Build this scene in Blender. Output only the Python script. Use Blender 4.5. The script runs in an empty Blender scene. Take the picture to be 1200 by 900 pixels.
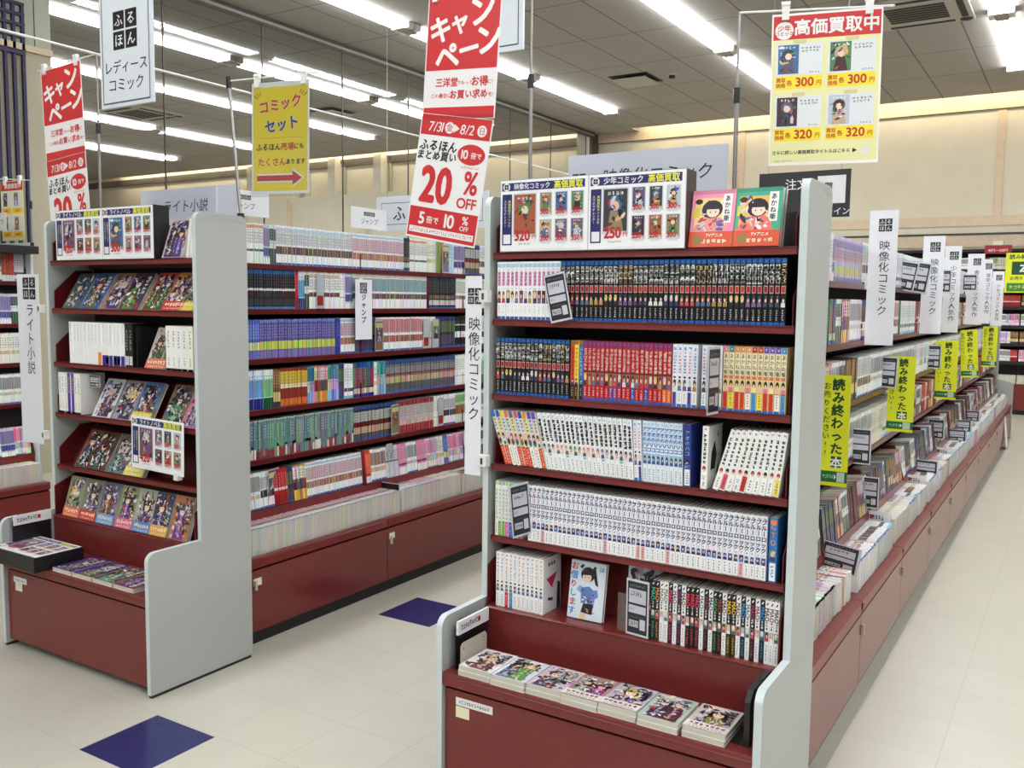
import bpy, math, random
from mathutils import Matrix, Vector

# ------------------------------------------------------------------ camera, world, exposure
S = bpy.context.scene
COL = S.collection
cam_d = bpy.data.cameras.new('camera'); cam_d.sensor_width = 36.0; cam_d.lens = 32.237
cam_d.clip_start = 0.05; cam_d.clip_end = 120
cam = bpy.data.objects.new('camera', cam_d); COL.objects.link(cam); S.camera = cam
CAM_POS = (1.545, -2.3774, 1.4883); YAW, PITCH, ROLL = 0.5563, -0.0917, 0.0115
def _cam():
    f = Vector((-math.sin(YAW)*math.cos(PITCH), math.cos(YAW)*math.cos(PITCH), math.sin(PITCH)))
    r = Vector((math.cos(YAW), math.sin(YAW), 0)); u = r.cross(f)
    r2 = math.cos(ROLL)*r + math.sin(ROLL)*u; u2 = -math.sin(ROLL)*r + math.cos(ROLL)*u
    m = Matrix((r2, u2, -f)).transposed().to_4x4(); m.translation = CAM_POS
    return m
cam.matrix_world = _cam()
LAMP = 26.0            # emission of the ceiling tubes
COVE = 16.0            # emission of the cove tubes above the far wall
w = bpy.data.worlds.new('world'); S.world = w; w.use_nodes = True
w.node_tree.nodes['Background'].inputs[0].default_value = (0.96, 0.98, 1.0, 1)
w.node_tree.nodes['Background'].inputs[1].default_value = 0.28
S.view_settings.view_transform = 'Standard'; S.view_settings.look = 'None'
S.view_settings.gamma = 1.0; S.view_settings.use_curve_mapping = False
S.view_settings.exposure = 0.16
S.cycles.use_denoising = True
S.cycles.max_bounces = 7; S.cycles.diffuse_bounces = 4; S.cycles.glossy_bounces = 3; S.cycles.transmission_bounces = 5
S.cycles.sample_clamp_indirect = 5.0; S.cycles.caustics_reflective = False; S.cycles.caustics_refractive = False

# ------------------------------------------------------------------ materials
def lin(c):
    if isinstance(c, str):
        c = tuple(int(c[i:i+2], 16) for i in (0, 2, 4))
    return tuple((v/255/12.92 if v/255 <= .04045 else ((v/255+.055)/1.055)**2.4) for v in c)
def mat(name, col=(200,200,200), rough=.5, metal=0.0, spec=.5, noise=0.0, nscale=30.0, bump=0.0, coat=0.0):
    m = bpy.data.materials.new(name); m.use_nodes = True
    nt = m.node_tree; b = nt.nodes['Principled BSDF']
    b.inputs['Roughness'].default_value = rough; b.inputs['Metallic'].default_value = metal
    b.inputs['Specular IOR Level'].default_value = spec; b.inputs['Coat Weight'].default_value = coat
    c = lin(col)
    b.inputs['Base Color'].default_value = (*c, 1)
    if noise or bump:
        tc = nt.nodes.new('ShaderNodeTexCoord'); n = nt.nodes.new('ShaderNodeTexNoise')
        n.inputs['Scale'].default_value = nscale; n.inputs['Detail'].default_value = 5
        nt.links.new(tc.outputs['Object'], n.inputs['Vector'])
        if noise:
            r = nt.nodes.new('ShaderNodeValToRGB')
            r.color_ramp.elements[0].position = .3; r.color_ramp.elements[1].position = .7
            r.color_ramp.elements[0].color = (*[v*(1-noise) for v in c], 1)
            r.color_ramp.elements[1].color = (*[min(1, v*(1+noise)) for v in c], 1)
            nt.links.new(n.outputs['Fac'], r.inputs['Fac']); nt.links.new(r.outputs['Color'], b.inputs['Base Color'])
        if bump:
            bp = nt.nodes.new('ShaderNodeBump'); bp.inputs['Strength'].default_value = bump; bp.inputs['Distance'].default_value = .002
            nt.links.new(n.outputs['Fac'], bp.inputs['Height']); nt.links.new(bp.outputs['Normal'], b.inputs['Normal'])
    return m
def print_mat(name, rough, coat=0.0):
    m = mat(name, (255,255,255), rough, coat=coat); nt = m.node_tree; b = nt.nodes['Principled BSDF']
    a = nt.nodes.new('ShaderNodeAttribute'); a.attribute_name = 'ink'
    nt.links.new(a.outputs['Color'], b.inputs['Base Color'])
    return m
def emit(name, col, s):
    m = bpy.data.materials.new(name); m.use_nodes = True; nt = m.node_tree
    nt.nodes.remove(nt.nodes['Principled BSDF']); e = nt.nodes.new('ShaderNodeEmission')
    e.inputs[0].default_value = (*lin(col), 1); e.inputs[1].default_value = s
    nt.links.new(e.outputs[0], nt.nodes['Material Output'].inputs[0]); return m
def grid_mat(name, col, line, sx, sy, ox, oy, lw, rough, noise=.06, nscale=9, spec=.5):
    """tiles or ceiling boards: joints from world X / Y, mottled boards"""
    m = mat(name, col, rough, spec=spec); nt = m.node_tree; b = nt.nodes['Principled BSDF']; L = nt.links.new
    tc = nt.nodes.new('ShaderNodeTexCoord'); sp = nt.nodes.new('ShaderNodeSeparateXYZ'); L(tc.outputs['Object'], sp.inputs[0])
    def M(op, a, c=None):
        n = nt.nodes.new('ShaderNodeMath'); n.operation = op
        for i, v in enumerate((a, c)):
            if v is None: continue
            if isinstance(v, (int, float)): n.inputs[i].default_value = v
            else: L(v, n.inputs[i])
        return n.outputs[0]
    ds = []; cells = []
    for o, s, off in ((sp.outputs['X'], sx, ox), (sp.outputs['Y'], sy, oy)):
        t = M('DIVIDE', M('SUBTRACT', o, off), s); cells.append(M('FLOOR', t))
        fr = M('SUBTRACT', M('FRACT', t), .5); ds.append(M('GREATER_THAN', M('ABSOLUTE', fr), .5 - lw/s/2))
    j = M('MAXIMUM', ds[0], ds[1])
    cell = nt.nodes.new('ShaderNodeCombineXYZ'); L(cells[0], cell.inputs[0]); L(cells[1], cell.inputs[1])
    wn = nt.nodes.new('ShaderNodeTexWhiteNoise'); L(cell.outputs[0], wn.inputs['Vector'])
    n = nt.nodes.new('ShaderNodeTexNoise'); n.inputs['Scale'].default_value = nscale; n.inputs['Detail'].default_value = 6; L(tc.outputs['Object'], n.inputs['Vector'])
    v = M('ADD', M('MULTIPLY', M('SUBTRACT', n.outputs['Fac'], .5), noise*2), M('MULTIPLY', M('SUBTRACT', wn.outputs['Value'], .5), noise*.5))
    hsv = nt.nodes.new('ShaderNodeHueSaturation'); hsv.inputs['Color'].default_value = (*lin(col), 1); L(M('ADD', v, 1.0), hsv.inputs['Value'])
    mx = nt.nodes.new('ShaderNodeMix'); mx.data_type = 'RGBA'; L(j, mx.inputs['Factor']); L(hsv.outputs[0], mx.inputs['A']); mx.inputs['B'].default_value = (*lin(line), 1)
    L(mx.outputs['Result'], b.inputs['Base Color'])
    return m
M_ = {}
M_['print'] = print_mat('printed_paper', .42)
M_['gloss'] = print_mat('glossy_book_cover', .3)
M_['red'] = mat('dark_red_laminate', (115,43,41), .3, noise=.08, nscale=60)
M_['redpanel'] = mat('glossy_red_base_panel', (116,42,40), .2, spec=.5, noise=.05, nscale=40)
M_['reddeep'] = mat('dark_red_steel', (92,24,26), .28, noise=.06, nscale=50)
M_['grey'] = mat('grey_laminate', (174,177,173), .45, noise=.015, nscale=120)
M_['edge'] = mat('pale_edge_band', (205,214,214), .35, noise=.02, nscale=40)
M_['black'] = mat('black_steel', (26,25,27), .35, noise=.1, nscale=40)
M_['dark'] = mat('dark_backing', (34,24,24), .6, noise=.1, nscale=30)  # back panels near-black: shade of the deep shelf interiors put into the colour
M_['white'] = mat('white_plastic', (232,232,228), .35, noise=.02, nscale=20)
M_['cream'] = mat('cream_steel', (196,186,172), .4, noise=.05, nscale=60)
M_['pages'] = mat('page_block', (214,208,194), .8)
M_['chrome'] = mat('satin_metal', (150,148,144), .35, metal=.9, noise=.04, nscale=40)
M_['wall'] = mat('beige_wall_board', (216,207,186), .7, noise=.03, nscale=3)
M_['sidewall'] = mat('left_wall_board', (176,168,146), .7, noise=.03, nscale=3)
M_['tan'] = mat('tan_wood_trim', (214,192,164), .55, noise=.06, nscale=14)
M_['plaster'] = mat('pale_column_paint', (222,216,200), .7, noise=.03, nscale=4)
M_['greenish'] = mat('grey_green_panel', (176,178,160), .6, noise=.04, nscale=5)
M_['purple'] = mat('dark_purple_lacquer', (28,18,66), .5, noise=.05, nscale=20)
M_['frame'] = mat('bronze_frame', (74,68,60), .45, metal=.3, noise=.06, nscale=20)
M_['vent'] = mat('ceiling_grille', (172,168,160), .5, noise=.03, nscale=20)
M_['slot'] = mat('dark_slot', (34,32,30), .7, noise=.05, nscale=20)
M_['lamp'] = emit('fluorescent_tube', (248,252,255), LAMP)
M_['cove'] = emit('cove_tube', (255,244,220), COVE)
M_['housing'] = mat('white_lamp_housing', (225,225,222), .4, noise=.02, nscale=10)
M_['floor'] = grid_mat('vinyl_floor_tiles', (188,184,169), (168,162,147), .3, .3, -1.18, -.66, .0025, .33, .06, 6, spec=.4)
M_['blue'] = mat('navy_vinyl_tile', (38,43,92), .22, noise=.1, nscale=35)
M_['ceil'] = grid_mat('ceiling_boards', (158,153,147), (104,100,96), .606, 1.2, -3.328, 6.87, .016, .85, .03, 40)
# page block: fine vertical leaf lines
nt = M_['pages'].node_tree; b_ = nt.nodes['Principled BSDF']
tc_ = nt.nodes.new('ShaderNodeTexCoord'); wv = nt.nodes.new('ShaderNodeTexNoise'); mp = nt.nodes.new('ShaderNodeMapping')
mp.inputs['Scale'].default_value = (900, 8, 8); wv.inputs['Scale'].default_value = 1.0
nt.links.new(tc_.outputs['Object'], mp.inputs[0]); nt.links.new(mp.outputs[0], wv.inputs['Vector'])
cr = nt.nodes.new('ShaderNodeValToRGB'); cr.color_ramp.elements[0].color = (*lin((176,169,152)), 1); cr.color_ramp.elements[1].color = (*lin((226,222,210)), 1)
nt.links.new(wv.outputs['Fac'], cr.inputs[0]); nt.links.new(cr.outputs[0], b_.inputs['Base Color'])
# thin window glass
g = bpy.data.materials.new('window_glass'); g.use_nodes = True; nt = g.node_tree; nt.nodes.remove(nt.nodes['Principled BSDF'])
tr = nt.nodes.new('ShaderNodeBsdfTransparent'); tr.inputs[0].default_value = (.93,.94,.92,1)
gl = nt.nodes.new('ShaderNodeBsdfGlossy'); gl.inputs['Roughness'].default_value = 0.0
fr = nt.nodes.new('ShaderNodeFresnel'); fr.inputs[0].default_value = 1.45; mxs = nt.nodes.new('ShaderNodeMixShader')
nt.links.new(fr.outputs[0], mxs.inputs[0]); nt.links.new(tr.outputs[0], mxs.inputs[1]); nt.links.new(gl.outputs[0], mxs.inputs[2])
nt.links.new(mxs.outputs[0], nt.nodes['Material Output'].inputs[0]); M_['glass'] = g

g = bpy.data.materials.new('clear_acrylic'); g.use_nodes = True; nt = g.node_tree; nt.nodes.remove(nt.nodes['Principled BSDF'])
tr = nt.nodes.new('ShaderNodeBsdfTransparent'); tr.inputs[0].default_value = (.95,.96,.97,1)
gl = nt.nodes.new('ShaderNodeBsdfGlossy'); gl.inputs['Roughness'].default_value = .1
mxs = nt.nodes.new('ShaderNodeMixShader'); mxs.inputs[0].default_value = .10
nt.links.new(tr.outputs[0], mxs.inputs[1]); nt.links.new(gl.outputs[0], mxs.inputs[2]); nt.links.new(mxs.outputs[0], nt.nodes['Material Output'].inputs[0]); M_['clear'] = g

# ------------------------------------------------------------------ glyphs
_gc = {}
_fc = bpy.data.curves.new('glyph_source', 'FONT'); _fo = bpy.data.objects.new('glyph_source', _fc); COL.objects.link(_fo)
def glyph(ch, bold=0.0, res=1):
    k = (ch, bold, res)
    if k not in _gc:
        _fc.body = ch; _fc.offset = bold; _fc.resolution_u = res
        bpy.context.view_layer.update()
        m = _fo.evaluated_get(bpy.context.evaluated_depsgraph_get()).to_mesh()
        vs = [(v.co.x, v.co.y) for v in m.vertices]; fs = []
        m.calc_loop_triangles()
        for t in m.loop_triangles: fs.append(tuple(t.vertices))
        wide = ord(ch) > 0x2e80
        if wide: x0, adv = 0.0, 1.0
        elif vs: x0 = min(v[0] for v in vs) - .04; adv = max(v[0] for v in vs) - x0 + .04
        else: x0, adv = 0.0, .3
        # drop doubled faces if the fill has a back side
        fs2, seen = [], set()
        for f in fs:
            a, b, c = (vs[i] for i in f)
            key = tuple(sorted((round(p[0],4), round(p[1],4)) for p in (a, b, c)))
            if key in seen: continue
            seen.add(key)
            if (b[0]-a[0])*(c[1]-a[1]) - (b[1]-a[1])*(c[0]-a[0]) < 0: f = (f[0], f[2], f[1])
            fs2.append(f)
        _gc[k] = ([(x-x0, y) for x, y in vs], fs2, adv)
    return _gc[k]

# ------------------------------------------------------------------ mesh builder
class MB:
    def __init__(s, m=None, seed=0):
        s.v = []; s.f = []; s.mi = []; s.c = []; s.mats = []; s.m = m; s.rnd = random.Random(seed)
    def _mi(s, name):
        if name not in s.mats: s.mats.append(name)
        return s.mats.index(name)
    def poly(s, pts, col=(255,255,255), mat='print'):
        i = len(s.v)
        if s.m is not None: pts = [tuple(s.m @ Vector(p)) for p in pts]
        s.v += pts; s.f.append(tuple(range(i, i+len(pts)))); s.mi.append(s._mi(mat)); s.c.append(lin(col))
    def box(s, x0, x1, y0, y1, z0, z1, col=(255,255,255), mat='print', skip=''):
        P = lambda a, b, c: ((x0, x1)[a], (y0, y1)[b], (z0, z1)[c])
        for k, q in (('f', [(0,0,0),(1,0,0),(1,0,1),(0,0,1)]), ('b', [(1,1,0),(0,1,0),(0,1,1),(1,1,1)]),
                     ('l', [(0,1,0),(0,0,0),(0,0,1),(0,1,1)]), ('r', [(1,0,0),(1,1,0),(1,1,1),(1,0,1)]),
                     ('t', [(0,0,1),(1,0,1),(1,1,1),(0,1,1)]), ('d', [(0,1,0),(1,1,0),(1,0,0),(0,0,0)])):
            if k not in skip: s.poly([P(*p) for p in q], col, mat)
    def prism(s, prof, a, b, axis='x', col=(255,255,255), mat='print', rimmat=None, rim=None):
        """closed outline extruded along an axis; prof counter-clockwise seen from +axis"""
        mk = {'x': lambda t, p: (t, p[0], p[1]), 'y': lambda t, p: (p[0], t, p[1]), 'z': lambda t, p: (p[0], p[1], t)}[axis]
        s.poly([mk(b, p) for p in prof], col, mat); s.poly([mk(a, p) for p in reversed(prof)], col, mat)
        n = len(prof)
        for i in range(n):
            p, q = prof[i], prof[(i+1) % n]
            s.poly([mk(a, p), mk(a, q), mk(b, q), mk(b, p)], col, rimmat if rimmat and (rim is None or i in rim) else mat)
    def tube(s, p0, p1, r, n=10, col=(255,255,255), mat='chrome'):
        p0, p1 = Vector(p0), Vector(p1); d = (p1-p0).normalized()
        a = d.orthogonal().normalized(); b = d.cross(a)
        r0 = [p0 + r*(math.cos(t)*a + math.sin(t)*b) for t in [2*math.pi*i/n for i in range(n)]]
        r1 = [p + (p1-p0) for p in r0]
        for i in range(n):
            j = (i+1) % n; s.poly([tuple(r0[i]), tuple(r0[j]), tuple(r1[j]), tuple(r1[i])], col, mat)
        s.poly([tuple(p) for p in reversed(r0)], col, mat); s.poly([tuple(p) for p in r1], col, mat)
    # ---- flat graphics on a sheet that faces -Y (x right, z up)
    def rect(s, x0, x1, z0, z1, col, y=-.0004, mat='print', skew=0):
        s.poly([(x0,y,z0),(x1,y,z0),(x1+skew,y,z1),(x0+skew,y,z1)], col, mat)
    def disc(s, x, z, rx, rz, col, y=-.0005, n=14, mat='print', a0=0, a1=360):
        pts = [(x+rx*math.cos(math.radians(a0+(a1-a0)*i/n)), y, z+rz*math.sin(math.radians(a0+(a1-a0)*i/n))) for i in range(n if a1-a0 == 360 else n+1)]
        s.poly(pts, col, mat)
    def line(s, x0, z0, x1, z1, t, col, y=-.0005, mat='print'):
        dx, dz = x1-x0, z1-z0; L = math.hypot(dx, dz) or 1; nx, nz = -dz/L*t/2, dx/L*t/2
        s.poly([(x0-nx,y,z0-nz),(x1-nx,y,z1-nz),(x1+nx,y,z1+nz),(x0+nx,y,z0+nz)], col, mat)
    def text(s, t, x, z, size, col, y=-.0008, bold=.0, sx=1.0, an='c', rot=0.0, mat='print', res=1, slant=0.0, vert=False, space=1.0):
        """a run of glyphs centred on x (or starting there), middle of the letters at z"""
        gs = [glyph(ch, 0.0, max(res, 3) if ch in '0235689%OG' else res) if ch != ' ' else ([], [], .35) for ch in t]
        ca, sa = math.cos(rot), math.sin(rot)
        k = s._mi(mat); lc = lin(col)
        sh = [(0, 0)]
        if bold: r_ = bold*size*.55; sh = [(-r_, 0), (r_, 0)] if bold < .03 else [(-r_, -r_), (r_, -r_), (r_, r_), (-r_, r_)] if bold < .05 else [(-r_, 0), (r_, 0), (0, r_), (0, -r_), (-r_*.7, -r_*.7), (r_*.7, -r_*.7), (r_*.7, r_*.7), (-r_*.7, r_*.7)]
        def put(vs, fs, fx):
          for n_, (sx_, sz_) in enumerate(sh): put1(vs, fs, lambda px, py: (lambda q: (q[0]+sx_, q[1]-.00002*n_, q[2]+sz_))(fx(px, py)))
        def put1(vs, fs, fx):
            i = len(s.v); pts = [fx(*p) for p in vs]
            if s.m is not None: pts = [tuple(s.m @ Vector(p)) for p in pts]
            s.v += pts
            for f in fs: s.f.append(tuple(i+j for j in f)); s.mi.append(k); s.c.append(lc)
        if vert:
            H = len(t)*size*space; zz = z + H/2 - size*space/2
            for ch, (vs, fs, adv) in zip(t, gs):
                if ch in 'ー～': put(vs, fs, lambda px, py, zz=zz: (x + (py-.37)*size*sx, y, zz - (px-.5)*size))
                else: put(vs, fs, lambda px, py, zz=zz, adv=adv: (x + (px-adv/2)*size*sx, y, zz + (py-.37)*size))
                zz -= size*space
            return
        W = sum(g_[2] for g_ in gs)*size*sx*space; cx = {'c': -W/2, 'l': 0, 'r': -W}[an]
        for (vs, fs, adv), ch in zip(gs, t):
            mid = .37 if ord(ch) > 0x2e80 else .355
            def fx(px, py, cx=cx):
                a = cx + px*size*sx + (py-mid)*size*slant; b = (py-mid)*size
                return (x + a*ca - b*sa, y, z + a*sa + b*ca)
            put(vs, fs, fx); cx += adv*size*sx*space
    def pseudo(s, x, z, w, h, n, col, y=-.0006, vert=True, fill=.8, bars=4, mat='print', th=.13):
        """illegible small print: a column (or line) of brush-stroke clusters"""
        R = s.rnd
        for i in range(n):
            if vert: cx, cz, cw, ch = x, z + h/2 - (i+.5)*h/n, w, h/n*fill
            else: cx, cz, cw, ch = x - w/2 + (i+.5)*w/n, z, w/n*fill, h
            for k in range(bars):
                if R.random() < .5:
                    zz = cz + R.uniform(-.45, .45)*ch; a = R.uniform(.25, .5)*cw
                    s.rect(cx-a, cx+a, zz-th*ch/2, zz+th*ch/2, col, y, mat, skew=R.uniform(-.05,.05)*cw)
                else:
                    xx = cx + R.uniform(-.4, .4)*cw; a = R.uniform(.2, .5)*ch
                    s.rect(xx-th*cw/2, xx+th*cw/2, cz-a, cz+a, col, y, mat, skew=R.uniform(-.2,.2)*cw)
    def busy(s, x0, x1, z0, z1, n, y=-.0006, mat='gloss', dark=.5, size=.25):
        """small irregular flecks of ink, as in a crowded illustration"""
        R = s.rnd; W, Hh = x1-x0, z1-z0
        for i in range(n):
            cx, cz = R.uniform(x0+.12*W, x1-.12*W), R.uniform(z0+.08*Hh, z1-.08*Hh); a = R.uniform(.3, 1)*size*W*.5; b = a*R.uniform(.15, .6); t = R.uniform(0, 6.28)
            v = R.random(); k = R.randint(15, 70) if v < dark else R.randint(190, 245) if v < dark+.25 else None
            c = (k, max(0, k-6), k) if k is not None else R.choice(((196,60,60),(70,90,170),(220,180,110),(90,140,110),(236,206,184),(150,90,150),(120,80,60)))
            P = []
            for q in range(5):
                tt = 2*math.pi*q/5; rx, rz = a*math.cos(tt)*R.uniform(.6, 1.1), b*math.sin(tt)*R.uniform(.6, 1.1)
                P.append((min(x1, max(x0, cx+rx*math.cos(t)-rz*math.sin(t))), y-.00001*i, min(z1, max(z0, cz+rx*math.sin(t)+rz*math.cos(t)))))
            s.poly(P, c, mat)
    def data(s, name):
        me = bpy.data.meshes.new(name); me.from_pydata(s.v, [], s.f)
        me.polygons.foreach_set('material_index', s.mi)
        at = me.color_attributes.new('ink', 'FLOAT_COLOR', 'CORNER')
        buf = []
        for f, c in zip(s.f, s.c): buf += [c[0], c[1], c[2], 1.0]*len(f)
        at.data.foreach_set('color', buf)
        for n in s.mats: me.materials.append(M_[n])
        me.update(); return me
    def build(s, name, parent=None, loc=None, rot=None, bevel=0.0, merge=False):
        me = s.data(name)
        if bevel:
            import bmesh
            bm = bmesh.new(); bm.from_mesh(me); bmesh.ops.remove_doubles(bm, verts=bm.verts, dist=1e-5); bm.to_mesh(me); bm.free()
        o = bpy.data.objects.new(name, me); COL.objects.link(o)
        if parent is not None: o.parent = parent
        if loc: o.location = loc
        if rot: o.rotation_euler = rot
        if bevel:
            md = o.modifiers.new('bevel', 'BEVEL'); md.width = bevel; md.segments = 2; md.limit_method = 'ANGLE'
        return o
def thing(name, label, cat, loc=(0,0,0), rot=(0,0,0), group=None):
    o = bpy.data.objects.new(name, None); COL.objects.link(o); o.empty_display_size = .05
    o.location = loc; o.rotation_euler = rot; return tag(o, label, cat, group)
def tag(o, label, cat, group=None):
    o['label'] = label; o['category'] = cat
    if group: o['group'] = group
    return o
def struct(o): o['kind'] = 'structure'; return o
def at(m, name, parent=None, **k): return m.build(name, parent, **k)
ONES = 'zeroth first second third fourth fifth sixth seventh eighth ninth tenth eleventh twelfth thirteenth fourteenth fifteenth sixteenth seventeenth eighteenth nineteenth twentieth'.split()
def nth(n):
    if n <= 20: return ONES[n]
    t, u = divmod(n, 10)
    return ('twentieth thirtieth fortieth fiftieth sixtieth'.split()[t-2]) if u == 0 else 'twenty thirty forty fifty sixty'.split()[t-2] + '-' + ONES[u]
BLK = (28,27,32); WHT = (238,238,236); RED = (196,40,44); NAVY = (40,38,96)
def icon4(m, x, z, s, y=-.0008, four='ふるほん', row=False):
    """the shop-section mark: four dark squares with one white kana each"""
    for i, ch in enumerate(four):
        cx, cz = (x + (i-1.5)*s, z) if row else (x + (i % 2 - .5)*s, z + (.5 - i//2)*s)
        m.rect(cx-.45*s, cx+.45*s, cz-.45*s, cz+.45*s, BLK, y); m.text(ch, cx, cz, .7*s, WHT, y-.0004, bold=.02)
# ------------------------------------------------------------------ the setting
H = 4.345; YW = 12.2; XG = -5.77
m = MB(); m.box(-32, 9, -12, 13, -.1, 0, mat='floor'); struct(m.build('floor'))
for x, y in ((-1.175, -.668), (-1.205, .873)):
    m = MB(); m.box(x, x+.3, y, y+.3, 0, .0008, mat='blue'); struct(m.build('trim_floor_tile'))
YC = 11.86
m = MB(); m.box(-32, 9, -12, YC-.0, H, H+.08, mat='ceil'); m.box(-32, 9, YC, YW+.1, H+.34, H+.4, mat='wall'); m.box(-5.03, 9, YC-.04, YC, H+.0801, H+.34, mat='wall'); m.box(-32, XG-.3, YC-.04, YC, H+.0801, H+.34, mat='wall')
m.box(XG-.3, -5.03, YC, YW, H, H+.08, mat='ceil')
struct(m.build('ceiling'))
m = MB(); m.box(-32, 9, YW, YW+.12, 0, H+.4, mat='wall')
m.box(-32, -9.2, YW-.30, YW, 0, 3.58, mat='wall'); struct(m.build('wall_back'))
# trim of the back wall: top band, rails, posts
m = MB()
m.box(-5.85, 9, YW-.02, YW, 4.19, 4.40, mat='tan'); m.box(-5.85, 9, YW-.024, YW-.02, 4.185, 4.2, mat='frame')
struct(m.build('trim_1'))
m = MB(); m.box(-5.85, 9, YW-.02, YW, 2.60, 2.74, mat='tan'); m.box(-5.85, 9, YW-.028, YW-.02, 2.47, 2.50, mat='frame'); m.box(-5.85, 9, YW-.02, YW-.0, 2.30, 2.47, mat='tan'); struct(m.build('trim_2'))
for i, x in enumerate((.37, -3.3, 4.1)):
    m = MB(); m.box(x, x+.10, YW-.018, YW, 2.74, 4.19, mat='tan'); m.box(x+.55, x+.56, YW-.004, YW, 2.74, 4.19, mat='tan'); struct(m.build('trim_%d' % (i+3)))
m = MB(); m.box(-13.02, -12.89, YW-.33, YW-.3, .0, 3.58, mat='tan'); struct(m.build('trim_6'))
# band, dark strip coloured as the shadow gap, and pilasters on the part of the wall beyond the glass
m = MB(); m.box(-32, XG-.3, YW-.02, YW, 4.33, 4.40, mat='plaster'); m.box(-32, XG-.3, YW-.06, YW, 4.19, 4.33, mat='frame'); struct(m.build('trim_7'))
for i, x in enumerate((-11.9, -10.68, -13.1, -14.3)):
    m = MB(); m.box(x, x+.2, YW-.26, YW, 3.58, 4.34, mat='plaster'); m.box(x+.24, x+.29, YW-.05, YW, 3.58, 4.2, mat='greenish'); m.box(x+.3, x+.36, YW-.2, YW-.15, 4.22, 4.3, mat='frame'); struct(m.build('trim_%d' % (i+8)))
# corner column and the section of solid wall beside the glass with its lattice
m = MB(); m.box(XG-.33, XG-.08, YW-.25, YW, 0, H, mat='plaster'); m.box(XG-.08, XG-.03, YW-.25, YW, 0, H, mat='frame'); struct(m.build('wall_corner'))
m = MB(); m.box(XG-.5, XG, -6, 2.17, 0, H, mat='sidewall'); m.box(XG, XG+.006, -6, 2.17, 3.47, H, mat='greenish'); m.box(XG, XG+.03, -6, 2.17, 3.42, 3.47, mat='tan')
m.box(XG+.006, XG+.009, 2.03, 2.037, 3.47, H, mat='frame'); struct(m.build('wall_left'))
m = MB()
for y in (1.70, 1.77, 1.84, 1.915): m.box(XG+.006, XG+.03, y, y+.025, 0, 3.78, mat='purple')
for z in (3.51, 3.6, 3.68, 3.76): m.box(XG+.006, XG+.034, 1.3, 1.94, z, z+.024, mat='purple')
m.box(XG+.006, XG+.034, 1.3, 1.94, 3.38, 3.41, mat='purple')
for y in (1.63, 1.56, 1.49): m.box(XG+.006, XG+.03, y, y+.025, 0, 3.78, mat='purple')
struct(m.build('trim_12'))
# glass partition: a window with its frame and panes
win = bpy.data.objects.new('window_1', None); COL.objects.link(win); struct(win)
m = MB(); m.box(XG-.02, XG+.02, 2.17, YW-.25, H-.03, H, mat='frame'); m.box(XG-.02, XG+.05, 2.17, YW-.25, H-.09, H-.075, mat='frame'); m.box(XG-.01, XG+.01, 2.17, YW-.25, H-.075, H-.03, mat='vent'); m.box(XG-.04, XG+.04, 2.17, YW-.25, 0, .08, mat='frame')
ys = [2.17] + [3.26+1.2*i for i in range(8)]
for y in ys[1:]: m.box(XG-.006, XG+.006, y-.006, y+.006, .08, H-.09, mat='frame')
struct(m.build('window_frame', win))
for a, b in zip(ys, ys[1:]):
    m = MB(); m.poly([(XG, a+.006, .08), (XG, b-.006, .08), (XG, b-.006, H-.09), (XG, a+.006, H-.09)], mat='glass'); struct(m.build('window_pane', win))
# cove tubes
m = MB(); m.box(-4.95, 8.9, YC+.05, YC+.09, H+.10, H+.14, mat='cove'); tag(m.build('cove_light'), 'long cove tube glowing above the tan band of the back wall', 'ceiling light')
m = MB(); m.box(-18.9, XG-.4, YC+.05, YC+.09, H+.10, H+.14, mat='cove'); tag(m.build('cove_light'), 'long cove tube glowing above the back wall beyond the glass partition', 'ceiling light')
# ------------------------------------------------------------------ ceiling fittings
def lamp_mesh():
    L = 2.47
    a = MB(); a.prism([(-.11, 0), (.11, 0), (.055, -.03), (-.055, -.03)][::-1], -L/2, L/2, 'y', mat='housing')
    b = MB(); b.prism([(-.10, -.031), (-.085, -.05), (.085, -.05), (.10, -.031)], -L/2+.05, L/2-.05, 'y', mat='lamp')
    c = MB(); c.box(-.115, .115, -.045, .045, -.058, -.0, mat='housing'); c.box(-.06, .06, -.07, .07, -.066, -.0581, mat='chrome')
    return a.data('housing'), b.data('tube'), c.data('end_cap'), c.data('end_cap')
LM = lamp_mesh()
def lamp(x, y, label):
    t = thing('ceiling_light', label, 'ceiling light', (x, y, H), group='ceiling strip lights')
    for nme, me, dy in zip(('housing', 'tube', 'end_cap', 'end_cap'), LM, (0, 0, -1.19, 1.19)):
        o = bpy.data.objects.new(nme, me); COL.objects.link(o); o.parent = t; o.location = (0, dy, 0)
for x, ln in ((-2.07, 'over the red-based shelves'), (.69, 'over the right aisle'), (-4.68, 'just inside the glass partition'), (3.45, 'beyond the right aisle'), (6.2, 'far to the side')):
    for k in range(3 if x == -4.68 else 8):  # rearmost units are unseen, added behind the camera for more frontal light
        lamp(x, 9.2-2.5*k, 'white strip light %s, %s from the back wall' % (ln, nth(k+1)))
for x, ln in ((-7.37, 'nearest the glass'), (-9.4, 'second beyond the glass'), (-12.07, 'third beyond the glass'), (-14.7, 'farthest beyond the glass')):
    for k in range(3):
        lamp(x, 9.2-2.5*k, 'white strip light of the row %s, %s from back' % (ln, nth(k+1)))
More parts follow.
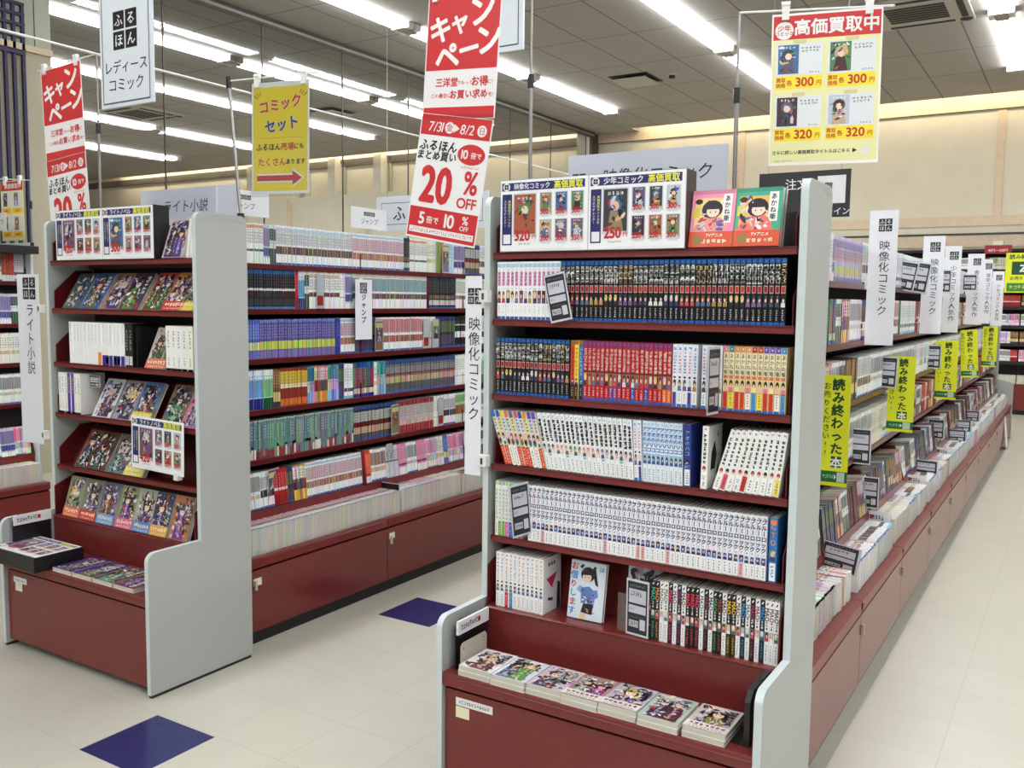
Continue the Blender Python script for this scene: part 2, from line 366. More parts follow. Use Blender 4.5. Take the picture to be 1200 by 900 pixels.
def cassette(x, y, label):
    t = thing('air_conditioner', label, 'air conditioner', (x, y, H))
    m = MB(); m.box(-.475, .475, -.475, .475, -.03, 0, mat='vent'); m.build('panel', t, bevel=.008)
    m = MB()
    for k in range(7): m.box(-.27, .27, -.25+k*.075, -.20+k*.075, -.034, -.0301, mat='slot')
    m.build('intake_grille', t)
    for q in range(4):
        m = MB(); m.box(-.3, .3, -.43, -.37, -.034, -.0301, mat='slot'); m.build('air_outlet', t, rot=(0, 0, q*math.pi/2))
    m = MB(); m.prism([(.06*math.cos(a*math.pi/6), .06*math.sin(a*math.pi/6)) for a in range(12)], -.036, -.0301, 'z', mat='slot'); m.build('corner_cap', t, loc=(.40, .40, 0))
cassette(-.02, 7.55, 'square ceiling air conditioner with slatted grille above the yellow price poster')
cassette(-11.2, 7.0, 'square ceiling air conditioner beyond the glass partition')
def vent(x, y, label):
    t = thing('ceiling_vent', label, 'vent', (x, y, H))
    m = MB(); m.box(-.27, .27, -.27, .27, -.006, 0, mat='slot'); m.build('opening', t)
    m = MB(); m.box(-.23, .23, -.23, .23, -.05, -.035, mat='vent'); m.box(-.02, .02, -.02, .02, -.035, -.006, mat='vent'); m.build('plate', t)
vent(-3.55, 8.75, 'square ceiling vent plate with dark gap, beyond the white shelf-top board')
vent(-8.5, 8.4, 'square ceiling vent plate seen through the glass partition')
t = thing('smoke_detector', 'small round smoke detector on the grey ceiling beside the vent', 'smoke detector', (-3.05, 8.75, H))
m = MB(); m.prism([(.06*math.cos(a*math.pi/8), .06*math.sin(a*math.pi/8)) for a in range(16)], -.02, 0, 'z', mat='vent'); m.build('base', t)
m = MB(); m.prism([(.04*math.cos(a*math.pi/8), .04*math.sin(a*math.pi/8)) for a in range(16)], -.05, -.02, 'z', mat='slot'); m.build('sensor_head', t)
# ------------------------------------------------------------------ shelving
W_ = .9012; ZS = (1.6325, 1.429, 1.197, .976, .747); ZL = .523; ZD = .383
def arc(cx, cy, r, a0, a1, n=5): return [(cx+r*math.cos(math.radians(a0+(a1-a0)*i/n)), cy+r*math.sin(math.radians(a0+(a1-a0)*i/n))) for i in range(n+1)]
def panel_prof(d):
    return [(-.241, .012), (.249, .012), (.249, 1.775)] + arc(.219, 1.774, .03, 0, 90) + arc(.03, 1.774, .03, 90, 180) + [(0, .548)] + arc(-.205, .512, .036, 90, 180)[0:]
def bracket_prof(h=.165):
    return [(.018, 0), (.2, 0), (.2, h), (.12, h), (.018, h*.45)]
def shelf_obj(t, z, sub):
    m = MB(); m.box(-.012, W_+.012, .009, .215, z-.006, z, mat='reddeep'); m.box(-.012, W_+.012, .009, .014, z-.021, z-.006, mat='red')
    m.box(-.012, W_+.012, .19, .215, z-.03, z-.006, mat='reddeep')
    s = m.build('shelf', t, bevel=.0015)
    if sub:
        for x in (-.006, W_+.003):
            q = MB(); q.prism([(y, z+zz) for y, zz in bracket_prof()], x, x+.003, 'x', mat='reddeep'); q.build('shelf_bracket', s)
    return s
def endcap(name, label, loc, slanted):
    t = thing(name, label, 'shelf unit', loc)
    prof = panel_prof(0)
    for x0 in (-.0383, W_+.018):
        m = MB(); m.prism(prof, x0, x0+.0203, 'x', mat='grey', rimmat='edge'); m.build('side_panel', t, bevel=.0012)
        m = MB(); m.box(x0+.002, x0+.018, -.235, .243, 0, .012, mat='black'); m.build('foot', t)
    m = MB(); m.box(-.018, W_+.018, .2155, .245, .02, 1.74, mat='dark'); m.build('back_panel', t)
    for z in ZS: shelf_obj(t, z, True)
    m = MB(); m.box(-.018, W_+.018, -.012, .21, ZL-.008, ZL, mat='red'); m.prism([(-.012, ZL-.008), (-.012, ZL), (-.018, ZL-.004)], -.018, W_+.018, 'x', mat='red')
    m.box(-.018, W_+.018, -.012, -.008, ZD+.001, ZL-.008, mat='red'); led = m.build('ledge', t)
    for x in (-.012, W_+.008):
        q = MB(); q.prism([(-.008, ZL+.0005), (.2, ZL+.0005), (.2, ZL+.17), (.09, ZL+.17), (-.008, ZL+.13)], x, x+.003, 'x', mat='reddeep'); q.build('shelf_bracket', led)
    m = MB(); m.prism([(.13, ZL+.001), (.212, ZL+.001), (.212, ZL+.20), (.2, ZL+.20)], -.008, W_+.007, 'x', mat='red'); m.build('back_rest', t)
    m = MB(); m.box(-.018, W_+.018, -.240, .21, ZD-.012, ZD, mat='red'); m.box(-.018, W_+.018, -.240, -.226, ZD-.04, ZD-.012, mat='red'); m.build('deck', t, bevel=.003)
    m = MB(); m.box(-.018, W_+.018, -.214, .21, .03, ZD-.0125, mat='black'); m.build('carcass', t)
    m = MB(); m.box(-.014, W_+.014, -.226, -.2145, .03, ZD-.052, mat='redpanel'); m.build('base_panel', t, bevel=.002)
    if slanted:
        for z in (ZS[1], ZS[3], ZS[4]):
            m = MB(); m.prism([(.075, z+.001), (.19, z+.001), (.19, z+.155), (.176, z+.155)], -.008, W_+.007, 'x', mat='reddeep'); m.build('slanted_board', t)
    return t
AX, AY = 0.0, 0.0; BX, BY = -2.2427, -.0576
capA = endcap('end_display_shelf', 'tall grey-sided end shelf packed with comics, nearest the camera', (AX, AY, 0), False)
capB = endcap('end_display_shelf', 'tall grey-sided end shelf of face-out light novels at the left', (BX, BY, 0), True)

LV = (1.634, 1.435, 1.213, .987, .763)      # left gondola shelf tops
LVR = (1.572, 1.33, 1.082, .828)            # right gondola shelf tops
def bay(x0, x1, y0, lv, label, group, side, L=.9, ztop=1.79, doors=1):
    """one 0.9 m bay of a gondola; 'side' is +1 when the goods face +X"""
    t = thing('shelf_bay', label, 'shelf unit', (0, 0, 0), group=group)
    xm = (x0+x1)/2; y1 = y0+L
    m = MB(); m.box(xm-.02, xm+.02, y0, y1, .1, ztop, mat='dark'); m.build('back_panel', t)
    faces = [(x1, 1), (x0, -1)] if side == 2 else [(x1, 1)]
    for fx, sg in faces:
        X = lambda d: fx - sg*d
        bx = lambda m, d0, d1, a, b, c, e, mt: m.box(min(X(d0), X(d1)), max(X(d0), X(d1)), a, b, c, e, mat=mt)
        for z in lv:
            m = MB(); bx(m, .171, (fx-xm)*sg-.02, y0+.001, y1-.001, z-.006, z, 'reddeep'); bx(m, .168, .173, y0+.001, y1-.001, z-.024, z, 'reddeep')
            s = m.build('shelf', t, bevel=.0015)
            for y in (y0+.002, y1-.004):
                q = MB(); q.prism([(X(.175), z), (X((fx-xm)*sg-.02), z), (X((fx-xm)*sg-.02), z+.16), (X(.25), z+.16), (X(.175), z+.07)][::(-1 if sg > 0 else 1)], y, y+.002, 'y', mat='reddeep'); q.build('shelf_bracket', s)
        m = MB(); m.prism([(X(.15), ZD+.001), (X(.15), ZD+.155), (X((fx-xm)*sg-.02), ZD+.18), (X((fx-xm)*sg-.02), ZD+.001)][::(1 if sg < 0 else -1)], y0+.001, y1-.001, 'y', mat='red')
        ls = m.build('slanted_shelf', t)
        for y in (y0+.001, y1-.012):
            q = MB(); q.prism([(X(.145), ZD+.15), (X(.20), ZD+.335), (X(.27), ZD+.335), (X(.27), ZD+.16)][::(1 if sg < 0 else -1)], y, y+.011, 'y', mat='reddeep'); q.build('shelf_bracket', ls)
        m = MB(); bx(m, 0, (fx-xm)*sg, y0, y1, ZD-.012, ZD, 'red'); bx(m, 0, .014, y0, y1, ZD-.045, ZD-.012, 'red'); m.build('deck', t, bevel=.003)
        m = MB(); bx(m, .03, (fx-xm)*sg, y0, y1, .0, .062, 'black'); bx(m, .016, (fx-xm)*sg, y0, y1, .062, ZD-.0125, 'black'); m.build('carcass', t)
        m = MB(); bx(m, .003, .0155, y0+.0015, y1-.0015, .062, ZD-.055, 'redpanel'); d = m.build('base_panel', t, bevel=.0015)
        if side == 2 and sg == 1:
            q = MB(); bx(q, -.006, .0029, y0+.02, y0+.032, .245, .285, 'cream'); q.build('price_clip', d)
    return t
XB0, XB1 = -2.2, -1.379
for k in range(5):
    bay(XB0, XB1, .255+.9*k, LV, 'dark red left-aisle shelf bay of comics, %s behind the light novel end shelf' % nth(k+1), 'left aisle shelf bays', 1 if k > 3 else 2)
XA0, XA1 = 0.0, .904
for k in range(10):
    bay(XA0, XA1, .25+.9*k, LVR, 'dark red right-aisle shelf bay, %s behind the nearest end shelf' % nth(k+1), 'right aisle shelf bays', 2, ztop=1.80)
t = thing('gondola_end_panel', 'grey panel closing the far end of the right-aisle shelves', 'panel', (0, 0, 0))
m = MB(); m.prism([(XA0, .01), (XA1+.01, .01), (XA1+.01, .62), (XA1-.15, .66), (XA1-.15, 1.8), (XA0, 1.8)], 9.252, 9.275, 'y', mat='grey'); m.build('panel', t)
m = MB(); m.box(XA0, XA1, 9.253, 9.274, 0, .01, mat='black'); m.build('foot', t)
# left wall shelf, seen edge on at the photo's left border
LX = -3.6
for k in range(2):
    bay(LX-.55, LX, .73-.9*(k+1), (1.562, 1.315, 1.085, .845), ('dark red wall shelf bay of paperbacks left of the light novels', 'dark red wall shelf bay nearer the camera, outside the left edge')[k], 'wall shelf bays', 1, ztop=1.715)
t = thing('shelf_end_panel', 'pale narrow end panel of the wall shelf behind the hanging sign', 'panel')
m = MB(); m.box(LX-.55, LX-.13, .732, .752, .01, 1.79, mat='edge'); m.build('panel', t, bevel=.004)
m = MB(); m.box(LX-.55, LX-.13, .7325, .7515, 0, .01, mat='black'); m.build('foot', t)
m = MB(); m.box(LX-.4, LX-.03, -.17, .728, 1.72, 1.765, mat='black'); tag(m.build('shelf_topper', bevel=.003), 'black board along the top of the left wall shelf', 'shelf topper')
# shelves along the back wall at the end of the right aisle
for k in range(5):
    t = thing('back_wall_shelf', 'dark wall shelf bay of pale paperbacks by the back wall, %s from its aisle end' % nth(k+1), 'shelf unit', (-1.0+.9*k, 11.85, 0), group='back wall shelf bays')
    m = MB(); m.box(0, .898, .28, .3, 0, 2.26, mat='dark'); m.build('back_panel', t)
    for z in (2.26, 1.98, 1.72, 1.47, 1.21, .97, .72):
        m = MB(); m.box(0, .898, .06, .28, z-.04, z, mat='dark'); m.build('shelf', t)
    m = MB(); m.box(0, .898, 0, .28, .06, .42, mat='red'); m.build('base', t, bevel=.003)
    m = MB(); m.box(0, .898, .02, .28, 0, .06, mat='black'); m.build('plinth', t)
# ------------------------------------------------------------------ books
SKIN = [(238,206,178), (229,190,160), (244,220,198)]
def portrait(m, x, z0, z1, w, hair, cloth, bg=None, y=-.0005, skin=0):
    """a generic little figure for a printed spine"""
    h = z1-z0; w2 = w/2
    if bg: m.rect(x-w2, x+w2, z0, z1, bg, y+.0001)
    m.poly([(x-w2,y,z0),(x+w2,y,z0),(x+w2*.8,y,z0+.38*h),(x-w2*.8,y,z0+.38*h)], cloth)
    m.disc(x, z0+.66*h, w2*.8, .32*h, hair, y-.0001, 8)
    m.disc(x+w2*m.rnd.uniform(-.2,.2), z0+.54*h, w2*.46, .17*h, SKIN[skin], y-.0002, 8)
    m.busy(x-w2, x+w2, z0, z1, 7, y-.0003, 'print', .45, .5)
def jacket(m, w, h, d, base, side=None):
    c = .0009; s = side or base
    # spine with softened corners, two boards, wrap round a hollow for the pages
    m.poly([(-w/2+c,0,0),(w/2-c,0,0),(w/2-c,0,h),(-w/2+c,0,h)], base, 'gloss')
    m.poly([(-w/2,c,0),(-w/2+c,0,0),(-w/2+c,0,h),(-w/2,c,h)], base, 'gloss'); m.poly([(w/2-c,0,0),(w/2,c,0),(w/2,c,h),(w/2-c,0,h)], base, 'gloss')
    for sg in (-1, 1):
        a, b = sg*w/2, sg*(w/2-.0006)
        for p in ([(a,c,0),(a,d,0),(a,d,h),(a,c,h)], [(b,c,0),(b,d,0),(b,d,h),(b,c,h)]):
            m.poly(p if (sg > 0) == (p[0][0] == a) else p[::-1], s, 'gloss')
        for z in (0, h): m.poly([(a,c,z),(a,d,z),(b,d,z),(b,c,z)], s, 'gloss')
        m.poly([(a,d,0),(b,d,0),(b,d,h),(a,d,h)], s, 'gloss')
    for z in (0, h): m.poly([(-w/2,c,z),(-w/2+c,0,z),(w/2-c,0,z),(w/2,c,z)], base, 'gloss')
def pages_data(w, h, d):
    m = MB(); m.box(-w/2+.0008, w/2-.0008, .0011, d-.002, .0012, h-.0015, mat='pages'); return m.data('page_block')
R = random.Random(5)
PAL = [((36,30,34),(60,64,96)), ((120,84,50),(200,60,60)), ((226,196,110),(40,40,44)), ((30,30,36),(226,226,226)), ((150,60,50),(90,110,150)), ((60,60,90),(130,90,150)), ((210,210,220),(50,60,110)), ((44,34,30),(180,140,70))]
def sp_pink(m, w, h, v):      # white, pale blue top, pink-purple title
    m.rect(-w/2, w/2, h*.90, h*.965, (172,208,232)); m.pseudo(0, h*.86, w*.6, h*.03, 1, (120,160,200))
    m.rect(-w*.36, w*.36, h*.58, h*.83, (226,160,198)); m.pseudo(0, h*.705, w*.66, h*.24, 4, (140,62,130), y=-.0007, bars=5)
    m.pseudo(0, h*.53, w*.5, h*.035, 1, (120,120,150)); portrait(m, 0, h*.28, h*.5, w*.92, *PAL[v % 8], bg=((236,226,200),(250,250,250),(150,36,50))[v % 3])
    m.rect(-w*.42, w*.42, h*.05, h*.27, (250,250,248), -.0006); m.pseudo(0, h*.17, w*.3, h*.14, 4, (90,90,100)); m.rect(-w/2, w/2, 0, h*.045, (30,96,180))
def sp_black(m, w, h, v):     # black, blue top, big white title, red number box
    m.rect(-w/2, w/2, h*.925, h, (26,84,150)); m.pseudo(0, h*.96, w*.6, h*.04, 1, (70,140,200))
    tl = v % 5 == 4
    m.pseudo(0, h*.765, w*.86, h*.29, 3, (236,236,232) if not tl else (240,220,170), bars=9, th=.26, fill=.97); m.pseudo(0, h*.635, w*.6, h*.05, 1, (110,60,60), bars=3)
    m.rect(-w*.4, w*.4, h*.475, h*.59, (222,190,184)); m.rect(-w*.33, w*.33, h*.485, h*.58, ((170,30,34),(150,20,30),(196,60,40))[v % 3], -.0006); m.pseudo(0, h*.532, w*.4, h*.06, 1, (60,10,14), y=-.0008, bars=2)
    portrait(m, 0, h*.27, h*.45, w*.9, *PAL[(v*3+1) % 8], y=-.0006)
    m.pseudo(0, h*.15, w*.34, h*.17, 5, (222,222,220), bars=5, th=.22); m.rect(-w/2, w/2, 0, h*.045, (24,92,176))
def sp_red(m, w, h, v):       # red, purple top
    m.rect(-w/2, w/2, h*.90, h, (120,54,108)); m.pseudo(0, h*.95, w*.5, h*.04, 1, (180,120,150))
    m.pseudo(0, h*.69, w*.74, h*.38, 6, (244,226,214), bars=6, th=.2, fill=.92); m.rect(-w/2, w/2, h*.47, h*.51, (110,16,22))
    portrait(m, 0, h*.26, h*.47, w*.92, *PAL[(v*5+2) % 8], bg=(150,120,100))
    low = ((190,28,34),(190,28,34),(190,28,34),(120,60,140),(236,120,30),(40,80,160))[v % 6]
    m.rect(-w/2, w/2, h*.05, h*.26, low); m.pseudo(0, h*.15, w*.42, h*.16, 4, (244,232,226), bars=5, th=.2); m.rect(-w/2, w/2, 0, h*.05, (28,90,172))
def sp_solid(c, t): 
    def f(m, w, h, v):
        m.rect(-w/2, w/2, h*.93, h, (150,96,50)); m.pseudo(0, h*.64, w*.6, h*.5, 7, t); portrait(m, 0, h*.25, h*.36, w*.85, *PAL[v % 8]); m.rect(-w/2, w/2, 0, h*.26, (30,26,30)); m.pseudo(0, h*.13, w*.4, h*.16, 4, (220,210,190))
    return f
def sp_ice(m, w, h, v):       # white, blue top print, coloured title
    c = ((70,120,200),(214,70,120),(70,90,180),(230,120,150))[v % 4]
    m.pseudo(0, h*.93, w*.7, h*.07, 1, (80,140,210), bars=6); m.pseudo(0, h*.86, w*.5, h*.05, 1, c); m.pseudo(0, h*.68, w*.66, h*.30, 6, c, bars=6)
    m.disc(0, h*.475, w*.3, h*.018, BLK, n=8); portrait(m, 0, h*.26, h*.45, w*.92, *PAL[(v+3) % 8])
    m.rect(-w*.4, w*.4, h*.05, h*.24, (250,250,248) if v % 3 else (86,60,150)); m.pseudo(0, h*.15, w*.4, h*.16, 4, (50,50,60)); m.rect(-w/2, w/2, 0, h*.05, (40,110,190))
AK_T = ((216,120,150),(40,140,150),(222,140,90),(210,150,100),(226,160,100),(180,50,60),(190,60,60),(80,70,180),(110,80,190),(70,70,170),(40,140,210))
def sp_akane(m, w, h, v):
    m.rect(-w/2, w/2, h*.91, h, AK_T[v % 11]); m.pseudo(0, h*.955, w*.5, h*.05, 1, (240,236,220))
    m.rect(-w*.4, w*.4, h*.56, h*.89, (240,236,206)); m.text('あかね噺', 0, h*.725, h*.083, BLK, bold=.02, vert=True, sx=min(1.0, w*.8/(h*.083)))
    m.rect(-w*.4, w*.4, h*.50, h*.55, (214,110,90)); m.disc(0, h*.43, w*.36, h*.055, (34,28,32), n=9); m.disc(0, h*.405, w*.2, h*.03, SKIN[0], -.0007, 8)
    m.rect(-w*.42, w*.42, h*.29, h*.37, ((236,190,170),(226,120,150),(240,226,150))[v % 3]); m.rect(-w*.45, w*.45, h*.04, h*.30, ((214,62,36),(220,70,36),(240,222,60),(244,240,236),(208,56,36),(70,150,200))[(v*2+v//3) % 6]); m.pseudo(0, h*.17, w*.4, h*.2, 5, (110,24,20)); m.rect(-w/2, w/2, 0, h*.04, (40,110,190))
def sp_multi(m, w, h, v):
    m.rect(-w/2, w/2, h*.88, h, ((36,112,196),(30,100,190),(240,208,70),(210,120,90),(90,100,130),(206,90,130),(30,80,140),(226,140,70),(96,74,170),(90,70,180),(206,110,100))[v % 11])
    m.rect(-w/2, w/2, h*.62, h*.88, ((228,226,220),(240,226,150),(216,230,240))[v % 3]); m.pseudo(0, h*.75, w*.7, h*.24, 4, (60,50,80), bars=6)
    portrait(m, 0, h*.42, h*.6, w*.95, *PAL[(v*3) % 8], bg=(232,190,170)); m.disc(0, h*.41, w*.36, h*.035, (40,120,70), n=8)
    m.rect(-w/2, w/2, 0, h*.36, (216,66,38) if v % 5 not in (2, 3) else (246,244,240)); m.pseudo(0, h*.18, w*.5, h*.3, 6, (250,226,200) if v % 5 not in (2, 3) else (60,60,64))
def sp_script(m, w, h, v):
    m.pseudo(0, h*.94, w*.6, h*.06, 1, (130,170,200)); m.pseudo(0, h*.70, w*.76, h*.40, 6, (34,34,44), bars=8, fill=.96, th=.2)
    c = ((44,40,90),(226,150,130),(70,130,80),(224,130,110),(120,90,170),(40,30,30))[(v//3) % 6]
    portrait(m, 0, h*.30, h*.47, w*.95, c, ((240,220,210),(90,80,120))[v % 2], bg=(246,236,230)); m.pseudo(0, h*.13, w*.44, h*.2, 5, (60,60,66))
    if v % 4 == 1: m.rect(-w*.4, w*.4, h*.25, h*.29, (120,200,196))
def sp_blueair(m, w, h, v):
    m.rect(-w/2, w/2, h*.62, h, (214,230,242)); m.text('アオのハコ', 0, h*.70, h*.083, (26,96,190), bold=.06, vert=True, sx=1.0); m.pseudo(0, h*.95, w*.6, h*.05, 1, (90,140,200))
    m.rect(-w/2, w/2, h*.30, h*.47, (150,190,226)); portrait(m, 0, h*.30, h*.44, w*.9, (34,40,86), (50,80,150)); m.pseudo(0, h*.13, w*.44, h*.2, 5, (70,80,110))
def sp_deepblue(m, w, h, v):
    m.text('アオのハコ', 0, h*.70, h*.083, (160,200,240), bold=.02, vert=True); portrait(m, 0, h*.30, h*.44, w*.9, (24,26,60), (80,110,190)); m.rect(-w*.4, w*.4, h*.02, h*.28, (236,238,244)); m.pseudo(0, h*.14, w*.44, h*.2, 5, (60,70,110))
def sp_plainwhite(m, w, h, v):
    m.pseudo(0, h*.95, w*.6, h*.05, 1, ((200,70,80),(90,140,200),(80,80,180))[v % 3]); m.pseudo(0, h*.64, w*.5, h*.48, 7, (56,56,62), bars=6, th=.2)
    m.disc(0, h*.33, w*.32, h*.04, ((196,40,48),(40,30,36),(150,60,80))[v % 3], n=9); m.disc(0, h*.30, w*.2, h*.024, SKIN[1], -.0007, 8)
    k = (0,1,0,0,2,0,0,0,0,3)[v % 10]
    m.rect(-w*.42, w*.42, h*.02, h*.27, ((250,250,248),(220,90,110),(204,44,40),(244,222,90))[k]); m.pseudo(0, h*.13, w*.45, h*.18, 4, (60,50,56))
def sp_pale(m, w, h, v):
    m.rect(-w/2, w/2, h*.93, h, ((190,210,150),(150,200,120),(160,180,220))[v % 3]); m.pseudo(0, h*.62, w*.55, h*.5, 7, (150,160,150), bars=5); m.pseudo(0, h*.33, w*.6, h*.05, 1, (40,40,40))
    c = ((246,246,244),(120,170,70),(120,170,70),(222,96,160),(60,90,190),(46,80,180),(250,250,248),(224,100,150))[v % 8]
    m.rect(-w/2, w/2, 0, h*.27, c); m.pseudo(0, h*.13, w*.45, h*.2, 5, (40,40,44) if v % 8 in (0, 6) else WHT)
def sp_lock(m, w, h, v):
    m.pseudo(0, h*.955, w*.6, h*.05, 1, (40,40,60), bars=4); m.rect(-w*.46, -w*.40, h*.3, h*.93, ((210,220,230),(226,150,150),(200,180,220),(150,170,220))[v % 4])
    m.text('ブルーロック', 0, h*.685, h*.088, (30,28,104), bold=.06, vert=True, sx=.92); m.pseudo(0, h*.385, w*.4, h*.06, 1, (60,60,120), bars=3)
    portrait(m, 0, h*.235, h*.35, w*.96, ((30,28,40),(40,34,90),(30,60,140),(60,110,190))[v % 4], ((36,34,92),(30,30,70),(60,130,200),(40,36,100))[(v+1) % 4], bg=((226,228,236),(90,90,160))[v % 2], skin=v % 3)
    m.rect(-w*.42, w*.42, h*.01, h*.225, (250,250,250) if v % 5 != 3 else (236,170,170)); m.pseudo(0, h*.12, w*.42, h*.17, 4, (50,50,60), bars=5)
def sp_gto(m, w, h, v):
    m.rect(-w*.4, w*.4, h*.9, h*.97, (236,130,50)); m.text('GTO', 0, h*.74, h*.12, (236,150,60), bold=.02, vert=True, sx=.8); portrait(m, 0, h*.33, h*.5, w*.8, (226,196,110), (40,60,120)); m.rect(-w*.4, w*.4, h*.02, h*.3, (240,244,248)); m.pseudo(0, h*.16, w*.5, h*.2, 4, (40,40,60))
def sp_rent(m, w, h, v):
    m.pseudo(0, h*.955, w*.6, h*.05, 1, ((90,120,220),(230,130,50),(200,60,80),(70,140,210),(230,90,80))[v % 5], bars=5); m.pseudo(0, h*.77, w*.5, h*.28, 4, ((230,110,120),(110,150,220),(226,150,90))[v % 3], bars=5)
    m.pseudo(0, h*.57, w*.4, h*.13, 3, (196,50,60), bars=4); m.disc(0, h*.46, w*.28, h*.018, BLK, n=8); portrait(m, 0, h*.29, h*.42, w*.8, (36,30,34), (90,110,160))
    c = ((250,250,248),(204,40,52),(60,140,200))[{2: 1, 3: 2}.get(v, 0)]; m.rect(-w*.42, w*.42, 0, h*.28, c); m.pseudo(0, h*.14, w*.35, h*.2, 5, (60,60,64) if v not in (2, 3) else WHT)
MAOC = ((90,200,170),(236,140,60),(200,214,190),(190,210,180),(226,60,120),(120,150,140),(150,40,120),(60,60,120),(230,60,90),(226,50,80),(230,70,100),(120,200,240),(150,60,80),(60,60,100),(70,150,90),(170,50,50),(70,70,60),(236,190,60),(240,190,40),(210,80,60),(60,150,210),(120,190,230),(150,50,90),(226,70,80),(60,140,210),(70,60,60),(210,80,90),(80,80,90))
def sp_mao(m, w, h, v):
    dark = v in (0,1,4,6,8,9,10,12,14,15,17,18,20,22,24); c = MAOC[v % 28]; fg = WHT if dark else BLK
    m.line(-w*.2, h*.93, w*.2, h*.97, w*.3, fg); m.text('MAO', 0, h*.78, h*.085, c if dark else tuple(max(0, int(q*.6)) for q in c), bold=.05, rot=-math.pi/2, sx=1.1)
    m.pseudo(0, h*.63, w*.5, h*.09, 2, fg, bars=4, th=.2); m.poly([(0,-.0007,h*.535),(w*.24,-.0007,h*.56),(0,-.0007,h*.585),(-w*.24,-.0007,h*.56)], fg)
    portrait(m, 0, h*.36, h*.51, w*.95, ((236,236,236),(40,36,40),(226,190,150))[v % 3], ((240,240,240),(60,110,90),(200,60,90))[(v+1) % 3], bg=tuple(min(255, int(q*.5+90)) for q in c))
    m.rect(-w*.46, w*.46, h*.0, h*.345, tuple(int(q*.28) for q in c) if dark else (246,246,246)); m.pseudo(0, h*.18, w*.42, h*.27, 6, tuple(min(255, q+40) for q in c) if dark else (120,60,80), bars=4)
def sp_bw(m, w, h, v): m.pseudo(0, h*.62, w*.5, h*.5, 7, (200,200,196)); m.rect(-w*.4, w*.4, h*.05, h*.25, (236,236,234)); m.pseudo(0, h*.15, w*.4, h*.15, 4, (40,40,40))
def sp_lnwhite(m, w, h, v):
    m.pseudo(0, h*.72, w*.3, h*.42, 8, (170,170,176), bars=3); m.pseudo(0, h*.93, w*.4, h*.04, 1, (150,180,150))
    if v > 5: m.rect(-w/2, w/2, 0, h*.24, (58,40,140)); m.rect(-w*.35, w*.35, h*.04, h*.2, (240,240,244)) if v % 2 else None
    elif v == 5: m.rect(-w/2, w/2, 0, h*.30, (236,140,60))
def sp_lnmix(m, w, h, v):
    c = ((246,246,240),(246,246,240),(240,240,236),(86,62,150),(96,74,160),(246,244,226),(244,244,240))[v % 7]
    m.rect(-w/2, w/2, 0, h, c); m.pseudo(0, h*.7, w*.4, h*.4, 6, (60,56,70) if v % 7 not in (3, 4) else (236,220,120)); m.rect(-w/2, w/2, h*.0, h*.05, (60,60,66)); m.pseudo(0, h*.2, w*.3, h*.2, 4, (90,80,110))
SER = dict(pink=((246,247,250), sp_pink), black=((22,21,25), sp_black), red=((192,34,42), sp_red), orange=((206,70,40), sp_solid(0,(120,30,20))), yellow=((236,214,70), sp_solid(0,(150,60,30))), azure=((52,110,196), sp_solid(0,(240,230,120))),
  ice=((240,243,250), sp_ice), akane=((236,210,150), sp_akane), multi=((230,220,205), sp_multi), script=((244,246,246), sp_script), blueair=((232,240,246), sp_blueair), deepblue=((40,54,130), sp_deepblue), plain=((244,244,240), sp_plainwhite),
  pale=((240,243,234), sp_pale), lock=((244,245,248), sp_lock), gto=((44,120,190), sp_gto), rent=((246,246,244), sp_rent), maod=((24,24,26), sp_mao), maow=((244,243,240), sp_mao), bw=((26,26,28), sp_bw), lnwhite=((246,247,246), sp_lnwhite), lnmix=((246,246,240), sp_lnmix))
_jd, _pd = {}, {}
def book(kind, ser, v, w, h, d, label, group, loc, ry=0.0, rz=0.0, rx=0.0, extra=None):
    k = (ser, v, round(w, 5), h, d, kind)
    if k not in _jd or extra:
        m = MB(seed=hash(ser) % 1 + v*7 + len(ser)); base, fn = SER[ser]; jacket(m, w, h, d, base); fn(m, w-.0018, h, v)
        if extra: extra(m, w, h, d)
        me = m.data(kind)
        if extra: _jx = me
        else: _jd[k] = me
    me = _jx if extra else _jd[k]
    o = bpy.data.objects.new(kind, me); COL.objects.link(o); o.location = loc; o.rotation_euler = (rx, ry, rz); tag(o, label, 'book', group)
    pk = (round(w, 5), h, d)
    if pk not in _pd: _pd[pk] = pages_data(w, h, d)
    p = bpy.data.objects.new('page_block', _pd[pk]); COL.objects.link(p); p.parent = o
    return o
def run(ser, x0, x1, n, z, lab, group, variants=range(999), y=.014, l0=0.0, l1=None, h=.174, d=.112, kind='comic_book', O=(0, 0), first=0, total=None, rx=0.0, th=None):
    """n books side by side; lean runs from l0 to l1 (degrees, + to the right)"""
    variants = list(variants); l1 = l0 if l1 is None else l1; pitch = (x1-x0)/n
    w = th or (pitch*math.cos(math.radians(max(abs(l0), abs(l1)))) - .0006)
    for i in range(n):
        a = math.radians(l0 + (l1-l0)*i/max(1, n-1)); v = variants[i % len(variants)]
        jy = R.uniform(-.0015, .0015); jh = R.choice((0, 0, -.001))
        book(kind, ser, v, w, h, d, lab.replace('#', nth(i+1+first)), group, (O[0]+x0+pitch*(i+.5), O[1]+y+jy, z+w/2*abs(math.sin(a))+.0003), ry=a, rx=rx)
